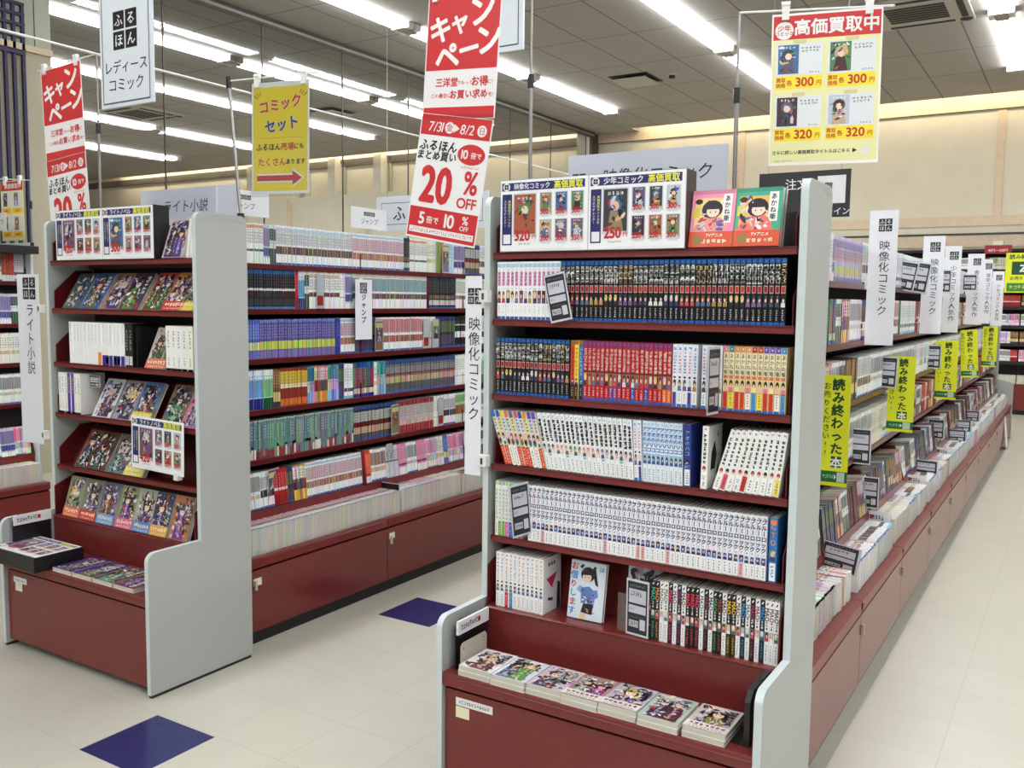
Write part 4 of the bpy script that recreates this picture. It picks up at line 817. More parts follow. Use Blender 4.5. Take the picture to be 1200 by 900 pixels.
FY = [(1.788, .743, .858, 1.312, 1.883, '映像化コミック', 'first white flag of the right aisle, nearest the camera'), (3.325, .743, .856, 1.322, 1.874, '映像化コミック', 'second white flag of the right aisle, repeating the first one'),
      (4.261, .745, .844, 1.307, 1.869, '少年コミック人気作', 'third white flag of the right aisle, half behind the second'), (5.641, .745, .862, 1.335, 1.885, '青年コミック人気作', 'fourth white flag of the right aisle, with a tag before it'),
      (6.983, .745, .815, 1.323, 1.9, '青年コミック人気作', 'fifth, narrow white flag of the right aisle, behind the fourth'), (7.937, .745, .848, 1.283, 1.823, '少女コミック人気作', 'sixth white flag of the right aisle, farthest and lowest')]
for y, x0, x1, z0, z1, tx, lb in FY: flag(x0, x1, y, z0, z1, tx, lb, 'l', icon=.028, ts=.045 if len(tx) < 8 else .04)
t = thing('section_flag', 'small white hanging flag with three katakana on the left aisle shelves', 'sign', (-1.532, 1.09, 1.28), (0, 0, math.pi/2), 'white section flags')
m = MB(); m.box(0, .125, 0, .0012, 0, .30, (234,235,241)); icon4(m, .06, .258, .028, y=-.0006); 
m.text('ジャンプ', .062, .155, .036, (30,30,36), vert=True, space=1.05, bold=.04); m.build('board', t)
m = MB(); m.box(.03, .06, .0012, .012, .293, .305, mat='white'); m.build('clip', t)
# yellow "finished books" flags
YF = [(1.078, .745, .842, .818, 1.228, 'nearest yellow flag of the right aisle, low beside the nearest end shelf'), (2.405, .745, .866, .866, 1.236, 'second yellow flag of the right aisle, partly behind a shop tag'), (4.096, .745, .872, .880, 1.26, 'third yellow flag of the right aisle'),
      (5.586, .748, .87, .92, 1.292, 'fourth yellow flag of the right aisle, slightly tilted'), (7.197, .75, .872, .916, 1.292, 'fifth and farthest yellow flag of the right aisle')]
for y, x0, x1, z0, z1, lb in YF:
    t = thing('yellow_flag', lb, 'sign', (x0, y, z0), (0, math.radians(-4 if 'tilted' in lb else 0), 0), 'yellow flags of the right aisle')
    w, h = x1-x0, z1-z0; m = MB(); m.box(0, w, 0, .0012, 0, h, (226,232,40))
    s = h*.112; dg = (20,66,40)
    for i, ch in enumerate('読み終わった'): m.text(ch, w*.56, h*(.915-.115*i), s, dg, y=-.0008, bold=.055)
    m.rect(w*.38, w*.76, h*.17, h*.27, (20,90,50), -.0006); m.text('本', w*.57, h*.215, s*.95, WHT, y=-.0009, bold=.04)
    for i, ch in enumerate('お売りください!!'): m.text(ch, w*.16, h*(.90-.075*i), s*.62, dg, y=-.0008, bold=.02)
    m.rect(0, w, h*.035, h*.135, (20,104,56), -.0006); m.pseudo(w*.3, h*.085, w*.4, h*.04, 5, (180,220,190), y=-.0009, vert=False); m.rect(w*.62, w*.9, h*.04, h*.13, (190,210,190), -.0009); m.poly([(w*.52,-.0009,h*.06),(w*.6,-.0009,h*.085),(w*.52,-.0009,h*.11)], WHT)
    m.build('board', t); m = MB(); m.box(-.018, .0, -.008, .008, h*.5, h*.54, mat='white'); m.box(-.018, .0, -.008, .008, h*.88, h*.92, mat='white'); m.build('clip', t, bevel=.002)
# shop tags along the right aisle
for i, (x, z, y, w, h, lb, ry) in enumerate([(.80, .475, 1.175, .145, .105, 'shop tag lying landscape over the first book pile of the right aisle', .15), (.757, .56, 1.98, .085, .145, 'upright shop tag above the second book pile of the right aisle', 0), (.757, .80, 1.73, .09, .155, 'shop tag below shelf edge right of the nearest yellow flag', 0), (.745, 1.085, 2.34, .095, .15, 'shop tag overlapping the second yellow flag', .03),
     (.75, 1.09, 3.88, .10, .145, 'shop tag left of the third yellow flag', 0), (.742, 1.555, 3.09, .12, .165, 'tilted shop tag between the first two white flags', .15), (.79, .475, 3.45, .155, .10, 'landscape shop tag over the middle piles of the right aisle', .03), (.75, .60, 4.24, .10, .13, 'upright shop tag over the middle piles of the right aisle', 0), (.79, .49, 5.0, .15, .09, 'landscape shop tag over the far piles, nearer one', 0), (.775, .505, 5.5, .15, .09, 'landscape shop tag over the far piles, second one', 0), (.77, .51, 6.2, .15, .09, 'landscape shop tag over the far piles, farthest one', 0),
     (.735, 1.56, 2.75, .10, .15, 'shop tag half hidden behind the first white flag', .18), (.775, 1.565, 4.0, .09, .14, 'shop tag in front of the third white flag', .0), (.78, 1.60, 5.5, .10, .12, 'shop tag in front of the fourth white flag', 0)]):
    tag_card(w, h, lb, (x, y, z), ry=ry, seed=10+i, group='right aisle shop tags')
# ------------------------------------------------------------------ poles, banners, hanging signs
def pole(name, p0, p1, joint, arm, label, r=.0065):
    t = thing(name, label, 'pole', p0)
    P0, P1 = Vector(p0), Vector(p1); rel = lambda p: tuple(Vector(p)-P0)
    jz = (joint-p0[2])/(p1[2]-p0[2]); J = P0.lerp(P1, jz)
    m = MB(); m.tube((0, 0, 0), rel(J), r, mat='chrome'); m.build('lower_tube', t)
    m = MB(); m.tube(rel(J), rel(P1), r*.62, mat='chrome'); m.build('upper_tube', t)
    m = MB(); m.tube(rel(J-Vector((0, 0, .022))), rel(J+Vector((0, 0, .022))), r*1.7, mat='black'); m.build('clamp', t)
    m = MB(); m.tube((0, 0, 0), (0, 0, .02), r*2.2, mat='black'); m.build('foot', t)
    m = MB(); m.tube(rel(P1), rel(arm), .0032, 8, mat='white'); m.build('arm', t)
pole('sign_pole', (.645, .30, 1.80), (.643, .30, 2.325), 2.09, (1.05, .40, 2.31), 'telescopic pole with arm carrying the yellow buying-price poster')
pole('sign_pole', (-.057, .30, 1.74), (-.061, .30, 2.62), 2.21, (-.50, .30, 2.60), 'telescopic pole behind the nearest end shelf, right of the big red banner')
pole('sign_pole', (-2.258, .20, 1.79), (-2.254, .20, 2.556), 2.23, (-2.71, .20, 2.535), 'telescopic pole on the left end shelf carrying the small red banner')
pole('sign_pole', (-1.345, .20, 1.80), (-1.402, .20, 2.342), 2.335, (-.965, .245, 2.335), 'slanting pole on the left end shelf carrying the yellow comic-set sign')
pole('sign_pole', (-3.65, .70, 1.765), (-3.65, .70, 2.14), 2.0, (-3.95, .695, 2.165), 'thin pole on the wall shelf at the left border', r=.005)
m = MB(); m.tube((-2.254, -1.5, 2.555), (-2.254, 4.6, 2.555), .0055, mat='white'); tag(m.build('hanging_rail'), 'thin white rail running along above the left aisle shelves', 'rail')
def clips(t, xs, z):
    for x in xs:
        m = MB(); m.box(x-.010, x+.010, -.008, .008, z-.03, z+.006, mat='white'); m.tube((x-.012, 0, z+.012), (x+.012, 0, z+.012), .010, 8, mat='white'); m.build('clip', t)
def campaign(name, label, loc, w, tilt, ry):
    """two sheets, one clipped under the other"""
    t = thing(name, label, 'banner', loc, (0, ry, 0)); h1, h2 = w*1.36, w*1.415
    m = MB(seed=3); m.box(-w/2, w/2, 0, .001, -h1, 0, (244,240,240)); R1 = (208,48,52)
    m.rect(-w*.485, w*.485, -h1*.60, -.008*w, R1, -.0004); m.rect(-w*.485, w*.485, -h1*.995, -h1*.90, R1, -.0004)
    for ch, x, z, s in (('キ', -.31, -.37, .32), ('ャ', -.05, -.30, .28), ('ン', .25, -.19, .36), ('ペ', -.20, -.67, .34), ('ー', .10, -.60, .30), ('ン', .36, -.50, .36)): m.text(ch, x*w, z*w, s*w, (248,244,240), y=-.0008, bold=.065, rot=.18, res=2)
    z = -h1*.70; m.text('三洋堂', -.18*w, z, .105*w, R1, y=-.0008, bold=.04); m.text('でもっと', .075*w, z-.01*w, .055*w, R1, y=-.0008, bold=.02); m.text('お得', .27*w, z, .115*w, R1, y=-.0008, bold=.05); m.text('に!', .41*w, z-.01*w, .06*w, R1, y=-.0008, bold=.02)
    z = -h1*.80; m.text('この機会に', -.25*w, z-.01*w, .058*w, R1, y=-.0008, bold=.02); m.text('お買い求め', .13*w, z, .105*w, R1, y=-.0008, bold=.04); m.text('を!', .43*w, z-.01*w, .06*w, R1, y=-.0008, bold=.02)
    m.build('upper_sheet', t)
    m = MB(seed=4); m.box(-w/2, w/2, 0, .001, -h2, 0, (244,242,242)); m.rect(-w*.485, w*.485, -h2*.165, -.005*w, R1, -.0004)
    m.text('7/31', -.27*w, -h2*.095, .155*w, WHT, y=-.0008, bold=.02, slant=.15, sx=.92); m.text('8/2', .17*w, -h2*.095, .155*w, WHT, y=-.0008, bold=.02, slant=.15, sx=.92); m.poly([(-.02*w,-.0008,-h2*.13),(.06*w,-.0008,-h2*.095),(-.02*w,-.0008,-h2*.06)], WHT)
    for x, ch in ((-.08, '金'), (.37, '日')): m.disc(x*w, -h2*.095, .065*w, .065*w, WHT, -.0008, 16); m.text(ch, x*w, -h2*.095, .09*w, R1, y=-.0011, bold=.02)
    m.text('ふるほん', -.20*w, -h2*.245, .135*w, BLK, y=-.0008, bold=.05, slant=.1); m.text('まとめ買い', -.21*w, -h2*.325, .115*w, BLK, y=-.0008, bold=.04, slant=.1)
    m.disc(.27*w, -h2*.285, .19*w, .115*w, R1, -.0006, 20); m.text('10', .18*w, -h2*.285, .14*w, WHT, y=-.0009, bold=.04); m.text('冊で', .34*w, -h2*.29, .075*w, WHT, y=-.0009, bold=.03)
    m.text('20', -.16*w, -h2*.55, .56*w, R1, y=-.0008, bold=.065, sx=.78, res=3); m.text('%', .32*w, -h2*.50, .36*w, R1, y=-.0008, bold=.03, sx=.8, res=2); m.text('OFF', .30*w, -h2*.665, .165*w, R1, y=-.0008, bold=.03); m.pseudo(.28*w, -h2*.385, .26*w, .03*w, 8, R1, vert=False, bars=3)
    m.rect(-w*.485, w*.485, -h2*.985, -h2*.745, R1, -.0004); m.text('5', -.30*w, -h2*.83, .19*w, WHT, y=-.0008, bold=.05); m.text('冊で', -.14*w, -h2*.84, .09*w, WHT, y=-.0008, bold=.03); m.text('10', .10*w, -h2*.825, .21*w, WHT, y=-.0008, bold=.05); m.text('%', .32*w, -h2*.80, .13*w, WHT, y=-.0008, bold=.03); m.text('OFF', .32*w, -h2*.865, .075*w, WHT, y=-.0008, bold=.02)
    m.rect(-w*.46, w*.46, -h2*.955, -h2*.905, WHT, -.0006); m.pseudo(0, -h2*.93, w*.88, h2*.03, 26, R1, y=-.0009, vert=False, bars=3)
    lo = m.build('lower_sheet', t, loc=(0, -.002, -h1+.03*w), rot=(0, tilt, 0))
    m = MB(); m.rect(-w*.52, w*.52, -h1+.0*w, -h1+.05*w, WHT, -.004, mat='clear'); m.build('film_edge', t)
    clips(t, (-w*.4, w*.4), .01)
campaign('campaign_banner', 'big red and white campaign banner hanging beside the nearest end shelf', (-.327, .299, 2.535), .31, math.radians(6), math.radians(4))
campaign('campaign_banner', 'small red and white campaign banner by the column, behind the left end shelf', (-2.525, .196, 2.535), .31, math.radians(-2), math.radians(-3))
# yellow buying-price poster
t = thing('price_poster', 'yellow and red buying-price poster with four covers hanging at top right', 'poster', (.893, .31, 1.878), (0, math.radians(-.5), math.radians(16)))
w, h = .292, .418; m = MB(seed=9); m.box(-w/2, w/2, 0, .001, 0, h, (246,244,236)); m.rect(-w*.485, w*.485, h*.02, h*.985, (236,232,170), -.0003); m.rect(-w*.485, w*.485, h*.83, h*.985, (204,44,48), -.0005)
m.disc(-w*.385, h*.89, w*.085, w*.085, WHT, -.0008, 18); m.text('少年', -w*.385, h*.905, w*.062, RED, y=-.0011, bold=.03); m.text('コミック', -w*.385, h*.87, w*.043, RED, y=-.0011, bold=.03); m.text('高価買取中', w*.09, h*.905, w*.155, WHT, y=-.0008, bold=.05, res=2)
for i in range(4):
    cx, z0 = (-w*.24, w*.235)[i % 2], (h*.505, h*.16)[i//2]
    m.rect(cx-w*.215, cx+w*.215, z0+h*.09, z0+h*.30, (226,230,232), -.0005); thumb(m, cx-w*.10, z0+h*.10, w*.19, h*.19, (29, 12, 30, 17)[i]); m.rect(cx-w*.06, cx+w*.06, z0+h*.295, z0+h*.32, (216,206,150), -.0007)
    m.pseudo(cx+w*.10, z0+h*.265, w*.18, h*.015, 5, BLK, vert=False, bars=4); m.pseudo(cx+w*.10, z0+h*.245, w*.16, h*.015, 5, BLK, vert=False, bars=4); m.pseudo(cx+w*.14, z0+h*.105, w*.1, h*.012, 4, (90,90,90), vert=False)
    m.rect(cx-w*.215, cx+w*.215, z0, z0+h*.085, (248,226,50), -.0006); m.text('買取', cx-w*.165, z0+h*.06, w*.045, (190,50,40), y=-.0009, bold=.03); m.text('価格', cx-w*.165, z0+h*.025, w*.045, (190,50,40), y=-.0009, bold=.03); m.text('各', cx-w*.085, z0+h*.04, w*.055, (190,50,40), y=-.0009, bold=.03)
    m.text(('300', '300', '320', '320')[i], cx+w*.055, z0+h*.045, w*.115, (190,50,40), y=-.0009, bold=.05); m.text('円', cx+w*.185, z0+h*.035, w*.05, (190,50,40), y=-.0009, bold=.03)
m.text('さらに詳しい高価買取タイトルはこちら', -w*.11, h*.085, w*.040, BLK, y=-.0008, bold=.03); m.poly([(w*.27,-.0008,h*.07),(w*.31,-.0008,h*.085),(w*.27,-.0008,h*.10)], BLK); m.rect(w*.35, w*.42, h*.055, h*.11, (226,226,222), -.0008); m.pseudo(-w*.36, h*.03, w*.18, h*.01, 8, (120,120,110), vert=False)
m.build('sheet', t); clips(t, (-.11, .11), h+.012)
# yellow comic set sign
t = thing('comic_set_sign', 'yellow sign with blue and red lettering and a red arrow, left of centre', 'sign', (-1.14, .215, 1.889), (0, math.radians(1), math.radians(8)))
w, h = .274, .425; m = MB(seed=12); m.box(-w/2, w/2, 0, .001, 0, h, (240,240,232)); m.rect(-w*.47, w*.47, h*.025, h*.955, (246,220,54), -.0003)
for tx, x, z, s, c in (('コミック', 0, .80, .19, (214,60,50)), ('セット', .03, .62, .20, (40,60,150))):
    m.text(tx, x*w, z*h, s*w, WHT, y=-.0006, bold=.09, rot=.12); m.text(tx, x*w, z*h, s*w, c, y=-.001, bold=.05, rot=.12)
for sg in (-1, 1):
    for k in range(3): m.line(sg*w*(.34+.03*k), h*(.88-.01*k), sg*w*(.36+.05*k), h*(.92-.015*k), .006*w*2, (140,80,40))
m.rect(-w*.4, w*.4, h*.50, h*.503, (190,150,60), -.0006)
m.text('ふるほん', -.2*w, .42*h, .108*w, BLK, y=-.0008, bold=.04); m.text('売場', .13*w, .42*h, .115*w, (222,80,40), y=-.0008, bold=.05); m.text('にも', .33*w, .42*h, .09*w, BLK, y=-.0008, bold=.04)
m.text('たくさん', -.14*w, .285*h, .125*w, (222,80,40), y=-.0008, bold=.05); m.text('あります', .27*w, .285*h, .085*w, BLK, y=-.0008, bold=.04)
ar = lambda s: [(-w*.40,0,h*.115-s),(w*.22,0,h*.115-s),(w*.22,0,h*.075-s*1.6),(w*.38+s*1.4,0,h*.14),(w*.22,0,h*.205+s*1.6),(w*.22,0,h*.165+s),(-w*.40,0,h*.165+s)]
m.poly([(x, -.0006, z) for x, y, z in ar(.006)], WHT); m.poly([(x, -.0009, z) for x, y, z in ar(0)], (206,50,52)); m.build('sheet', t)
m = MB(); m.box(-w*.52, w*.54, -.0021, -.0016, -.012, h+.004, mat='clear'); m.build('sleeve', t); clips(t, (-.11, .11), h+.014)
# small distant yellow poster on the wall shelf
t = thing('price_poster', 'little yellow and red price poster on the thin pole at the left border', 'poster', (-3.825, .692, 1.80), (0, 0, .05))
w, h = .215, .345; m = MB(seed=15); m.box(-w/2, w/2, 0, .001, 0, h, (240,236,180)); m.rect(-w*.48, w*.48, h*.84, h*.99, (204,44,48), -.0004); m.text('高価買取中', w*.05, h*.915, w*.15, WHT, y=-.0008, bold=.04)
for i in range(4):
    cx, z0 = (-w*.24, w*.235)[i % 2], (h*.46, h*.06)[i//2]; m.rect(cx-w*.22, cx+w*.22, z0+h*.1, z0+h*.35, (228,230,226), -.0005); thumb(m, cx-w*.06, z0+h*.12, w*.17, h*.22, 30+i); m.rect(cx-w*.22, cx+w*.22, z0, z0+h*.09, (248,206,50), -.0006); m.text(('300円', '200円', '250円', '280円')[i], cx, z0+h*.045, w*.085, (190,50,40), y=-.0009, bold=.04)
m.build('sheet', t); clips(t, (-.06, .08), h+.008)
t = thing('small_card', 'small white card at the left border, before the little yellow poster', 'card', (-3.76, .56, 1.766)); m = MB(); m.box(-.12, .1, 0, .001, .08, .18, (232,230,226)); m.text('つ', .06, .13, .045, BLK); m.build('card', t); m = MB(); m.tube((0, .004, 0), (0, .004, .1), .003, 6, mat='clear'); m.build('stand', t)
# hanging section signs
def hang_sign(label, cx, y, z0, w, h, draw):
    t = thing('hanging_sign', label, 'sign', (cx, y, z0)); m = MB(seed=7); m.box(-w/2, w/2, 0, .012, 0, h, (222,228,234)); e = .022*w/.47
    for a, b, c, d in ((-w/2+e, w/2-e, e, e+.006), (-w/2+e, w/2-e, h-e-.006, h-e), (-w/2+e, -w/2+e+.005, e, h-e), (w/2-e-.005, w/2-e, e, h-e)): m.rect(a, b, c, d, (70,78,92), -.0006)
    draw(m, w, h); m.build('board', t, bevel=.002)
    for x in (-w*.4, w*.4):
        q = MB(); q.tube((x, .006, h), (x, .006, H-z0), .0025, 6, mat='chrome'); q.build('wire', t)
def d1(m, w, h):
    icon4(m, .0, .312, .082, y=-.0008); m.text('レディース', .0, .165, .058, (30,30,36), bold=.01, res=2); m.text('コミック', .0, .092, .060, (30,30,36), bold=.01, res=2)
hang_sign('white hanging sign with four kana squares, high at upper left', -1.91, .10, 2.278, .345, .66, d1)
hang_sign('white hanging sign mostly hidden behind the big red banner', -.755, 1.0, 2.535, .47, .90, lambda m, w, h: (icon4(m, .0, .425, .112, y=-.0008), m.text('ク', .02, .125, .082, (30,30,36))))
def d2(m, w, h):
    for i, ch in enumerate('ふるほん'): m.text(ch, -w*.5+.30+i*.27, h*.5, .17, (30,30,34), bold=.02)
hang_sign('pale blue landscape sign showing one kana, left of the big red banner', -4.02, 5.0, 2.17, 1.38, .35, d2)
# black order sign
t = thing('order_sign', 'black hanging sign with white lettering behind the yellow price poster', 'sign', (-.64, 6.0, 2.24)); w, h = .80, .41
m = MB(seed=8); m.box(-w/2, w/2, 0, .01, 0, h, (38,36,40)); m.text('注文', -.06, .30, .105, WHT, y=-.0008, bold=.01); m.text('ライン', .30, .05, .07, WHT, y=-.0008); m.rect(.12, .36, .12, .36, (226,226,226), -.0006); m.build('board', t)
for x in (-w*.4, w*.4):
    q = MB(); q.tube((x, .005, h), (x, .005, H-2.24), .0025, 6, mat='chrome'); q.build('wire', t)
# boards standing on the gondola tops
def top_board(x0, x1, y, z0, z1, label, tx, ix, txx, s, fold=0):
    t = thing('shelf_top_board', label, 'sign', ((x0+x1)/2, y, z0)); w, h = x1-x0, z1-z0; m = MB(seed=6); m.box(-w/2, w/2, 0, .002, 0, h, (206,209,220)); icon4(m, ix-(x0+x1)/2, h-.085, .026, y=-.0008); m.text(tx, txx-(x0+x1)/2, h-.077, s, BLK, y=-.0008, slant=.1); m.build('board', t)
    m = MB()
    for q in (-.35, .35): m.box(q*w-.01, q*w+.01, .0021, .03, -.001, .05, mat='black')
    m.build('stand', t)
top_board(.055, .602, .36, 1.801, 1.966, 'long pale board with brush lettering on top of the nearest gondola', '映像化コミック', .096, .37, .054)
top_board(-2.15, -1.51, .33, 1.791, 1.96, 'long pale board on top of the left gondola behind the price box', 'ライト小説', -2.08, -1.84, .060)
def jump(y0, y1, z0, z1, label):
    t = thing('title_card', label, 'sign', (-1.63, (y0+y1)/2, 1.81), (0, 0, math.pi/2), 'katakana title cards'); w = y1-y0; h = z1-1.81
    m = MB(); m.box(-w/2, w/2, 0, .001, z0-1.81, h, (226,226,230)); icon4(m, 0, h-.03, .022, y=-.0006, row=True); m.text('ジャンプ', 0, h-.068, .034, (40,40,46)); m.build('card', t)
    m = MB(); m.box(-.02, .02, .001, .014, -.02, .06, mat='clear'); m.box(-.02, .02, .001, .03, -.024, -.02, mat='clear'); m.build('stand', t)
t = thing('title_card', 'small white card on a clear stand atop the right aisle shelves by the grey panel', 'sign', (.695, 1.2, 1.80), (0, math.radians(4), 0)); m = MB(); m.box(-.022, .022, 0, .001, .04, .155, (226,226,224)); icon4(m, 0, .125, .014, y=-.0006); m.pseudo(0, .085, .03, .012, 4, (110,110,116), vert=False); m.build('card', t); m = MB(); m.box(-.012, .012, .0011, .004, 0, .07, mat='clear'); m.build('stand', t)
jump(.32, .62, 1.845, 1.955, 'white katakana card behind the left end shelf, beside the slanting pole')
jump(1.17, 1.45, 1.845, 1.95, 'white katakana card on the left aisle shelf top, right of the yellow sign')
# bookends, boxes, stickers
def bookend(loc, label, d=.17, h=.148, sg=1, plate=False):
    t = thing('bookend', label, 'bookend', loc); m = MB(); m.prism([(-.085, 0), (.085, 0), (.085, h), (-.06, h), (-.085, h-.025)], 0, sg*.003 if sg > 0 else -.014, 'x', mat='black'); m.box(0, sg*.05, -.08, .08, 0, .0015, mat='black'); m.build('plate', t)
    if sg < 0:
        m = MB(); m.box(-.0145, -.0141, -.06, .06, .02, .06, mat='slot'); m.build('grip', t); return t
    m = MB(seed=21, m=Matrix.Rotation(math.pi/2*sg, 4, 'Z')); m.box(-.082, .082, -.012 if sg > 0 else -.006, -.0035 if sg > 0 else .0, h-.042, h-.001, (230,230,232)); m.pseudo(-.02, h-.02, .10, .017, 9, BLK, y=-.0135 if sg > 0 else -.007, vert=False, bars=5); m.rect(.02, .033, h-.028, h-.012, (210,60,60), -.0133 if sg > 0 else -.0068); m.build('label_strip', t)
    return t
bookend((.004, -.122, ZD), 'black bookend with white slogan strip at the left of the front deck', sg=1)
bookend((W_-.004, -.115, ZD), 'black bookend at the right end of the front deck', sg=-1, h=.14)
bookend((BX+.004, BY-.125, ZD), 'black bookend with white slogan strip behind the black box at left', sg=1, h=.175)
t = thing('bookend', 'cream steel bookend plate at the left end of the face-up comics', 'bookend', (.024, -.13, ZD)); m = MB(); m.prism([(-.075, 0), (.065, 0), (.065, .07), (.055, .083), (-.065, .083), (-.075, .075)], 0, .002, 'x', mat='cream'); m.build('plate', t)
m = MB(); m.box(.002, .0025, .045, .049, .066, .07, mat='black'); m.box(.002, .0025, -.062, -.058, .062, .066, mat='black'); m.build('rivet', t)
t = thing('sheet_box', 'black box with a printed price sheet on its lid, on the left end shelf deck', 'box', (BX+.146, BY-.185, ZD), (0, 0, 0))
m = MB(); m.box(-.16, .165, -.115, .10, 0, .062, mat='black'); m.build('box', t, bevel=.003)
m = MB(seed=33, m=Matrix.Translation((0, -.105, .0625)) @ Matrix.Rotation(-math.pi/2, 4, 'X')); m.box(-.155, .16, 0, .0008, 0, .20, (240,240,242)); price_list(m, -.155, .16, .20, 'ライトノベル', '420', ('300','300','350','320','320','350'), 8); m.build('price_sheet', t)
def sticker(name, label, loc, w, h, col, rz=0.0, tx=False, clip=False):
    m = MB(seed=2); m.box(0, w, -.0006, 0, 0, h, col)
    if tx: m.pseudo(w/2, h/2, w*.85, h*.5, 12, (60,60,64), y=-.0012, vert=False, bars=4)
    o = m.build(name, loc=loc, rot=(0, 0, rz)); tag(o, label, 'sticker')
sticker('label_strip', 'white text label on the base of the nearest end shelf', (.024, -.2262, .287), .13, .024, (236,236,236), tx=True)
sticker('paper_note', 'pale yellow note below the label on the nearest end shelf base', (.024, -.2262, .25), .048, .034, (236,232,196))
sticker('label_strip', 'white text label on the base of the left end shelf', (BX+.03, BY-.2262, .285), .095, .024, (236,236,236), tx=True)
sticker('paper_note', 'pale yellow note below the label on the left end shelf base', (BX+.042, BY-.2262, .25), .05, .036, (236,232,196))
sticker('paper_note', 'cream note on the left aisle base, nearest the left end shelf', (-1.3819, .272, .262), .045, .032, (236,230,200), rz=math.pi/2)
sticker('paper_note', 'cream note on the left aisle base, beyond the door joint', (-1.3819, 1.17, .272), .042, .03, (236,230,200), rz=math.pi/2)
t = thing('leaning_board', 'thin white board leaning on the far end of the right aisle base', 'board', (.93, 8.3, 0), (0, math.radians(-6), 0)); m = MB(); m.box(0, .006, 0, .22, 0, .34, mat='white'); m.build('board', t); m = MB(); m.box(-.001, .007, 0, .22, 0, .01, mat='black'); m.build('edge_strip', t)
# signs on the back wall shelves
t = thing('yellow_flag', 'yellow board with dark green lettering at the right border, by the back shelves', 'sign', (.60, 11.7, 1.66)); m = MB(); w, h = .50, .53; m.box(0, w, 0, .001, 0, h, (226,232,40)); m.text('読み終わった', w*.5, h*.9, .07, (20,70,44), bold=.03); m.rect(w*.15, w*.85, h*.45, h*.78, (20,74,50), -.0006); m.text('本', w*.5, h*.61, .17, WHT, y=-.0009, bold=.04); m.text('お売りください', w*.5, h*.36, .055, (20,70,44), bold=.03); m.rect(w*.05, w*.95, h*.03, h*.24, (60,130,50), -.0006); m.pseudo(w*.5, h*.14, w*.8, h*.1, 8, (206,226,120), y=-.0009, vert=False); m.build('board', t); m = MB(); m.tube((w*.5, .006, h*.9), (w*.5, .20, h*.9), .004, 6, mat='chrome'); m.build('stand', t)
t = thing('price_sign', 'small dark red price sign above the back wall shelves', 'sign', (.33, 11.75, 2.185)); m = MB(); m.box(0, .33, 0, .004, 0, .115, (150,30,38)); m.text('110円～330円', .165, .045, .045, (240,220,220), bold=.02); m.build('board', t); m = MB(); m.box(.10, .22, .004, .17, .08, .17, (220,214,190)); m.build('bracket', t)
# ------------------------------------------------------------------ right-aisle piles: nearest ones book by book
RUP = Matrix(((0, 0, -1), (1, 0, 0), (0, -1, 0))).to_euler()
def spine_up(ser, v, w, y, label, group, x=.862, h=.174, d=.112):
    o = book('comic_book', ser, v, w, h, d, label, group, (x, y, ZD+d+.0006)); o.rotation_euler = RUP
for i in range(14):
    spine_up(('plain','script','multi','plain','akane','script','red','plain','pale','multi','script')[i % 11], i % 8, .0160, .93+.0166*i, 'comic standing spine up in the nearest right-aisle pile, %s from its front tag end' % nth(14-i), 'nearest right-aisle pile', x=.858+R.uniform(-.004, .004))
for i in range(20):
    spine_up('pink', (6,6,4,7,1,9,6,3,9,12)[i % 10], .0175, 1.245+.0182*i, 'white blue-footed comic standing spine up in the second right-aisle pile, %s from its near end' % nth(i+1), 'second right-aisle pile', x=.866+R.uniform(-.003, .003))
